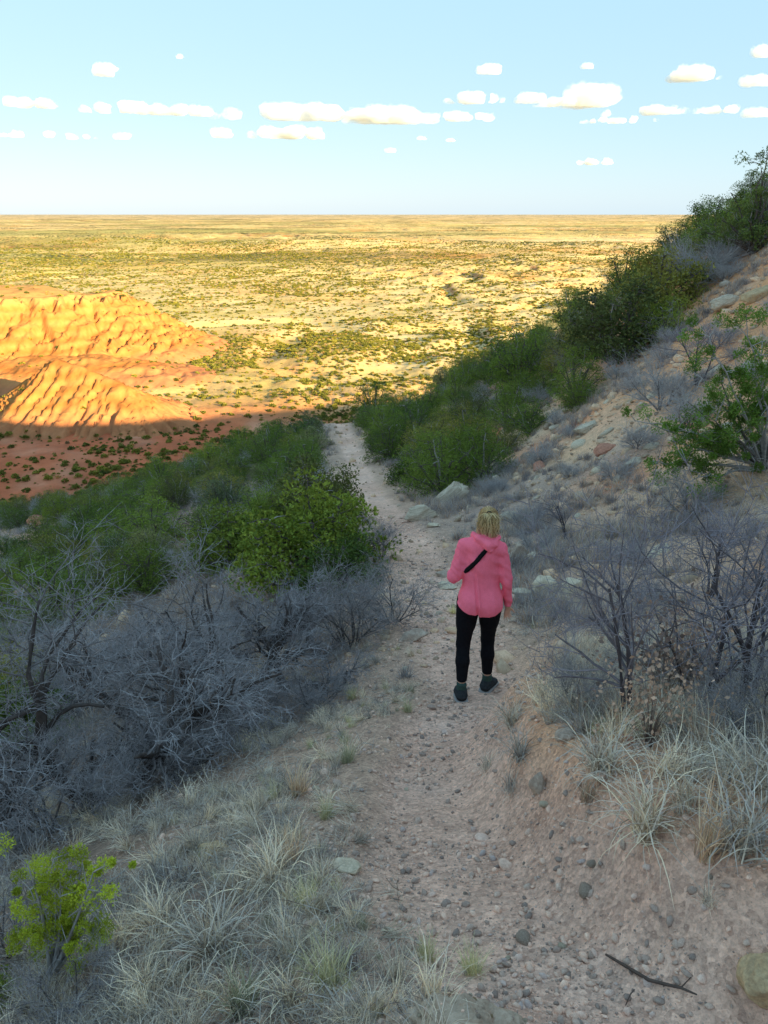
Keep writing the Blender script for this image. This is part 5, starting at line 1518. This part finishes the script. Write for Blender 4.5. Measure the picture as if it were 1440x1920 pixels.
    # socks and shoes
    for (A, gz, yaw) in ((AN_L, .010, 4), (AN_R, -.066, -24)):
        ax, ay, az = A; fz = gz
        S = SDF((ax - .09, ay - .10, fz - .04), (ax + .09, ay + .10, fz + .24), .0048)
        S.cone((ax, ay + .004, fz + .055), (ax, ay - .002, fz + .165), .043, .041, .01)
        X, Y, Z = S.grid(); S.D += (.0016 * np.sin(Z * 260 + 2 * np.sin(X * 40))).astype(np.float32); S.cut(Z - (fz + .165))
        link('sock', S.mesh('sock', m_sock), root)
        # shoe built about the ankle, then turned
        S = SDF((-.10, -.13, -.12), (.10, .29, .15), .0048); dz = -.05
        S.cone((0, -.030, .056), (0, .06, .056), .046, .046, .02); S.cone((0, .05, .052), (.004, .185, .022 + dz), .048, .040, .03)
        S.cone((0, -.012, .080), (0, .008, .090), .047, .048, .015)
        X, Y, Z = S.grid()
        gl_ = .032 - .26 * np.clip(Y, 0, 1)
        S.cut(gl_ - .006 - Z); S.cut(Z - (.118 - .2 * np.clip(Y, -.1, .1)))
        lace = .003 * np.sin(Y * 260) * (Y > .03) * (Y < .12) * (np.abs(X) < .025)
        S.D += (.0035 * pn3(X * 45, Y * 45, Z * 60) - .004 * (np.abs(Z - gl_ - .028) < .008) + lace).astype(np.float32)
        sh_ = link('shoe', S.mesh('shoe', m_shoe), root, loc=(ax, ay, fz), rot=(0, 0, R(yaw)))
        S = SDF((-.10, -.13, -.13), (.10, .29, .11), .0048)
        S.cone((0, -.034, .02), (0, .06, .015), .056, .053, .01, (1, 1, 3)); S.cone((0, .05, .01), (.004, .19, -.005 + dz), .051, .045, .02, (1, 1, 3))
        X, Y, Z = S.grid(); gl_ = .028 - .26 * np.clip(Y, 0, 1); S.cut(Z - gl_); S.cut(gl_ - .027 - Z + .005 * np.sign(np.sin(Y * 330)))
        link('sole', S.mesh('sole', m_sole, 0), sh_)
    return root
person_o = build_person()
# ================================================================= CLOUDS (real volumes, 11-14 km off)
def cloud(px, py, w, h, seed, label, dens=.016, D=12000.0):
    dx, dn = (px - 720) / 1450, (py - 960) / 1450
    dv = Vector((dx, math.cos(PITCH) - math.sin(PITCH) * dn, -(math.sin(PITCH) + math.cos(PITCH) * dn)))
    c = dv * D; W, Hh = w / 1450 * D * .66, h / 1450 * D * .66; Y = W * .7 if W < 500 else 420
    Y = max(Y, Hh)
    rs_ = np.random.RandomState(seed)
    # lumpy hull: metaball-like union of spheres, remeshed on a grid
    nl = max(4, int(w / 11)); st = max(Hh / 9, W / 46)
    n = (np.array([2 * W, 2 * Y, 2.3 * Hh]) * 1.1 / st).astype(int) + 5
    lo = -np.array([W, Y, Hh]) * 1.1
    ax = [lo[k] + st * np.arange(n[k]) for k in range(3)]
    X, Yg, Z = np.meshgrid(*ax, indexing='ij'); Dm = np.full(X.shape, 1e5)
    for i in range(nl):
        t = rs_.uniform(-1, 1) * (1 if nl > 5 else .7); e = (1 - abs(t) ** 2.2)
        r_ = Hh * (.30 + .55 * e * rs_.uniform(.5, 1.1)); r_ = min(r_, W * .8)
        q = (t * (W - r_), rs_.uniform(-.5, .5) * (Y - r_) * e, -Hh * .55 + r_ * .75)
        d_ = np.sqrt(((X - q[0]) / 1.45) ** 2 + ((Yg - q[1]) / 1.2) ** 2 + (Z - q[2]) ** 2) - r_
        k = Hh * .25; hh = np.clip(.5 + .5 * (Dm - d_) / k, 0, 1); Dm = Dm * (1 - hh) + d_ * hh - k * hh * (1 - hh)
    Dm = Dm + Hh * .38 * pn3(X / Hh * .9 + seed, Yg / Hh * 1.1, Z / Hh * 1.4) + Hh * .15 * pn3(X / Hh * 3 + seed, Yg / Hh * 3, Z / Hh * 3)
    Dm = np.maximum(Dm, -(Z + Hh * .55 + .08 * Hh * pn3(X / Hh * 2, Yg / Hh * 2, Z * 0)))
    Dm = np.clip(Dm / st, -3, 3).astype(np.float32)
    Dm[0] = Dm[-1] = 3; Dm[:, 0] = Dm[:, -1] = 3; Dm[:, :, 0] = Dm[:, :, -1] = 3
    gr = vdb.FloatGrid(3.0); gr.copyFromArray(Dm); V, Q = gr.convertToQuads(isovalue=0.0)
    if len(V) < 8: return
    V = np.array(V) * st + lo
    me = npmesh('cloud', V, outward(V, np.array(Q)), [cloud_mat(W, Y, Hh, dens)], True)
    yaw = math.atan2(-c.x, c.y)
    tag(link('cloud', me, loc=c, rot=(0, 0, yaw)), label, 'cloud')
def cloud_mat(W, Y, Hh, dens):
    m = bpy.data.materials.new('cloud_vapour'); m.use_nodes = True; nt = m.node_tree; nt.nodes.clear()
    o = N(nt, 'OutputMaterial'); v = N(nt, 'VolumePrincipled'); v.inputs['Color'].default_value = (.92, .96, 1, 1); v.inputs['Anisotropy'].default_value = .0
    tc = N(nt, 'TexCoord'); f = noise(nt, 1.5 / Hh, 6, .68, tc.outputs['Object'])
    mp = N(nt, 'Mapping'); mp.inputs['Scale'].default_value = (1 / (W * 1.05), 1 / (Y * 1.1), 1 / (Hh * 1.15)); mp.inputs['Location'].default_value = (0, 0, .25); nt.links.new(tc.outputs['Object'], mp.inputs[0])
    ln = N(nt, 'VectorMath', operation='LENGTH'); nt.links.new(mp.outputs[0], ln.inputs[0])
    ad = N(nt, 'Math', operation='MULTIPLY_ADD'); nt.links.new(f, ad.inputs[0]); ad.inputs[1].default_value = -1.3; nt.links.new(ln.outputs['Value'], ad.inputs[2])
    mr = N(nt, 'MapRange', interpolation_type='SMOOTHSTEP'); nt.links.new(ad.outputs[0], mr.inputs[0])
    for k_, q in (('From Min', .40), ('From Max', -.30), ('To Min', 0), ('To Max', dens * 1.5 / Hh)): mr.inputs[k_].default_value = q
    nt.links.new(mr.outputs[0], v.inputs['Density']); nt.links.new(v.outputs[0], o.inputs['Volume'])
    return m
CLOUDS = [(202, 132, 60, 28, 'small round cloud alone high at the left', 1), (45, 192, 105, 22, 'flat cloud at the left edge of the sky, upper of two', .8), (80, 253, 165, 15, 'long thin cloud at the left edge of the sky, lower of two', .6),
          (232, 256, 40, 14, 'tiny faint cloud below the left cloud row', .5), (243, 203, 145, 26, 'flat-based cloud left of the long cloud bank', 1), (357, 208, 88, 22, 'cloud between the flat-based one and the long bank', .8),
          (412, 250, 50, 20, 'small cloud under the left end of the long bank', .7), (575, 212, 270, 34, 'long puffy cloud bank in the middle of the sky', 1), (725, 217, 160, 36, 'tall right half of the long cloud bank', 1), (545, 249, 130, 28, 'domed cloud below the middle of the long bank', 1.1),
          (870, 219, 120, 20, 'thin right tail of the long cloud bank', .6), (887, 184, 95, 24, 'flat cloud above the tail of the long bank', .8), (918, 130, 52, 22, 'small cloud high right of centre', .8), (997, 184, 60, 22, 'small cloud at the left foot of the tall cloud', .8),
          (1108, 182, 96, 48, 'tallest puffy cloud at the right with a grey-blue base', 1.3), (1055, 192, 80, 20, 'shaded low cloud joined to the tall one', .7), (1205, 208, 130, 20, 'flat cloud right of the tall one, upper layer', .7), (1160, 225, 120, 12, 'thin cloud right of the tall one, lower layer', .6), (1350, 205, 80, 18, 'faint cloud near the right edge, level with the bank', .5),
          (1117, 303, 68, 15, 'small low cloud above the horizon at the right', .9), (1295, 140, 92, 30, 'oval cloud high at the right', 1), (1101, 124, 24, 12, 'speck of cloud above the tall one', .7), (1432, 96, 44, 26, 'cloud cut off by the right edge, highest', .9), (1418, 152, 60, 24, 'faint cloud at the right edge below the highest', .6),
          (337, 106, 14, 10, 'tiny wisp above the left cloud row', .5), (732, 282, 20, 10, 'tiny cloud low in the middle of the sky', .7), (845, 263, 24, 7, 'faint wisp low right of the middle', .5), (790, 259, 18, 8, 'tiny wisp below the long bank', .5), (1420, 212, 60, 20, 'very faint cloud at the right edge of the band', .4)]
for i, (px, py, w, h, lab, dn_) in enumerate(CLOUDS): cloud(px, py, w, h, 900 + i, lab, dn_)
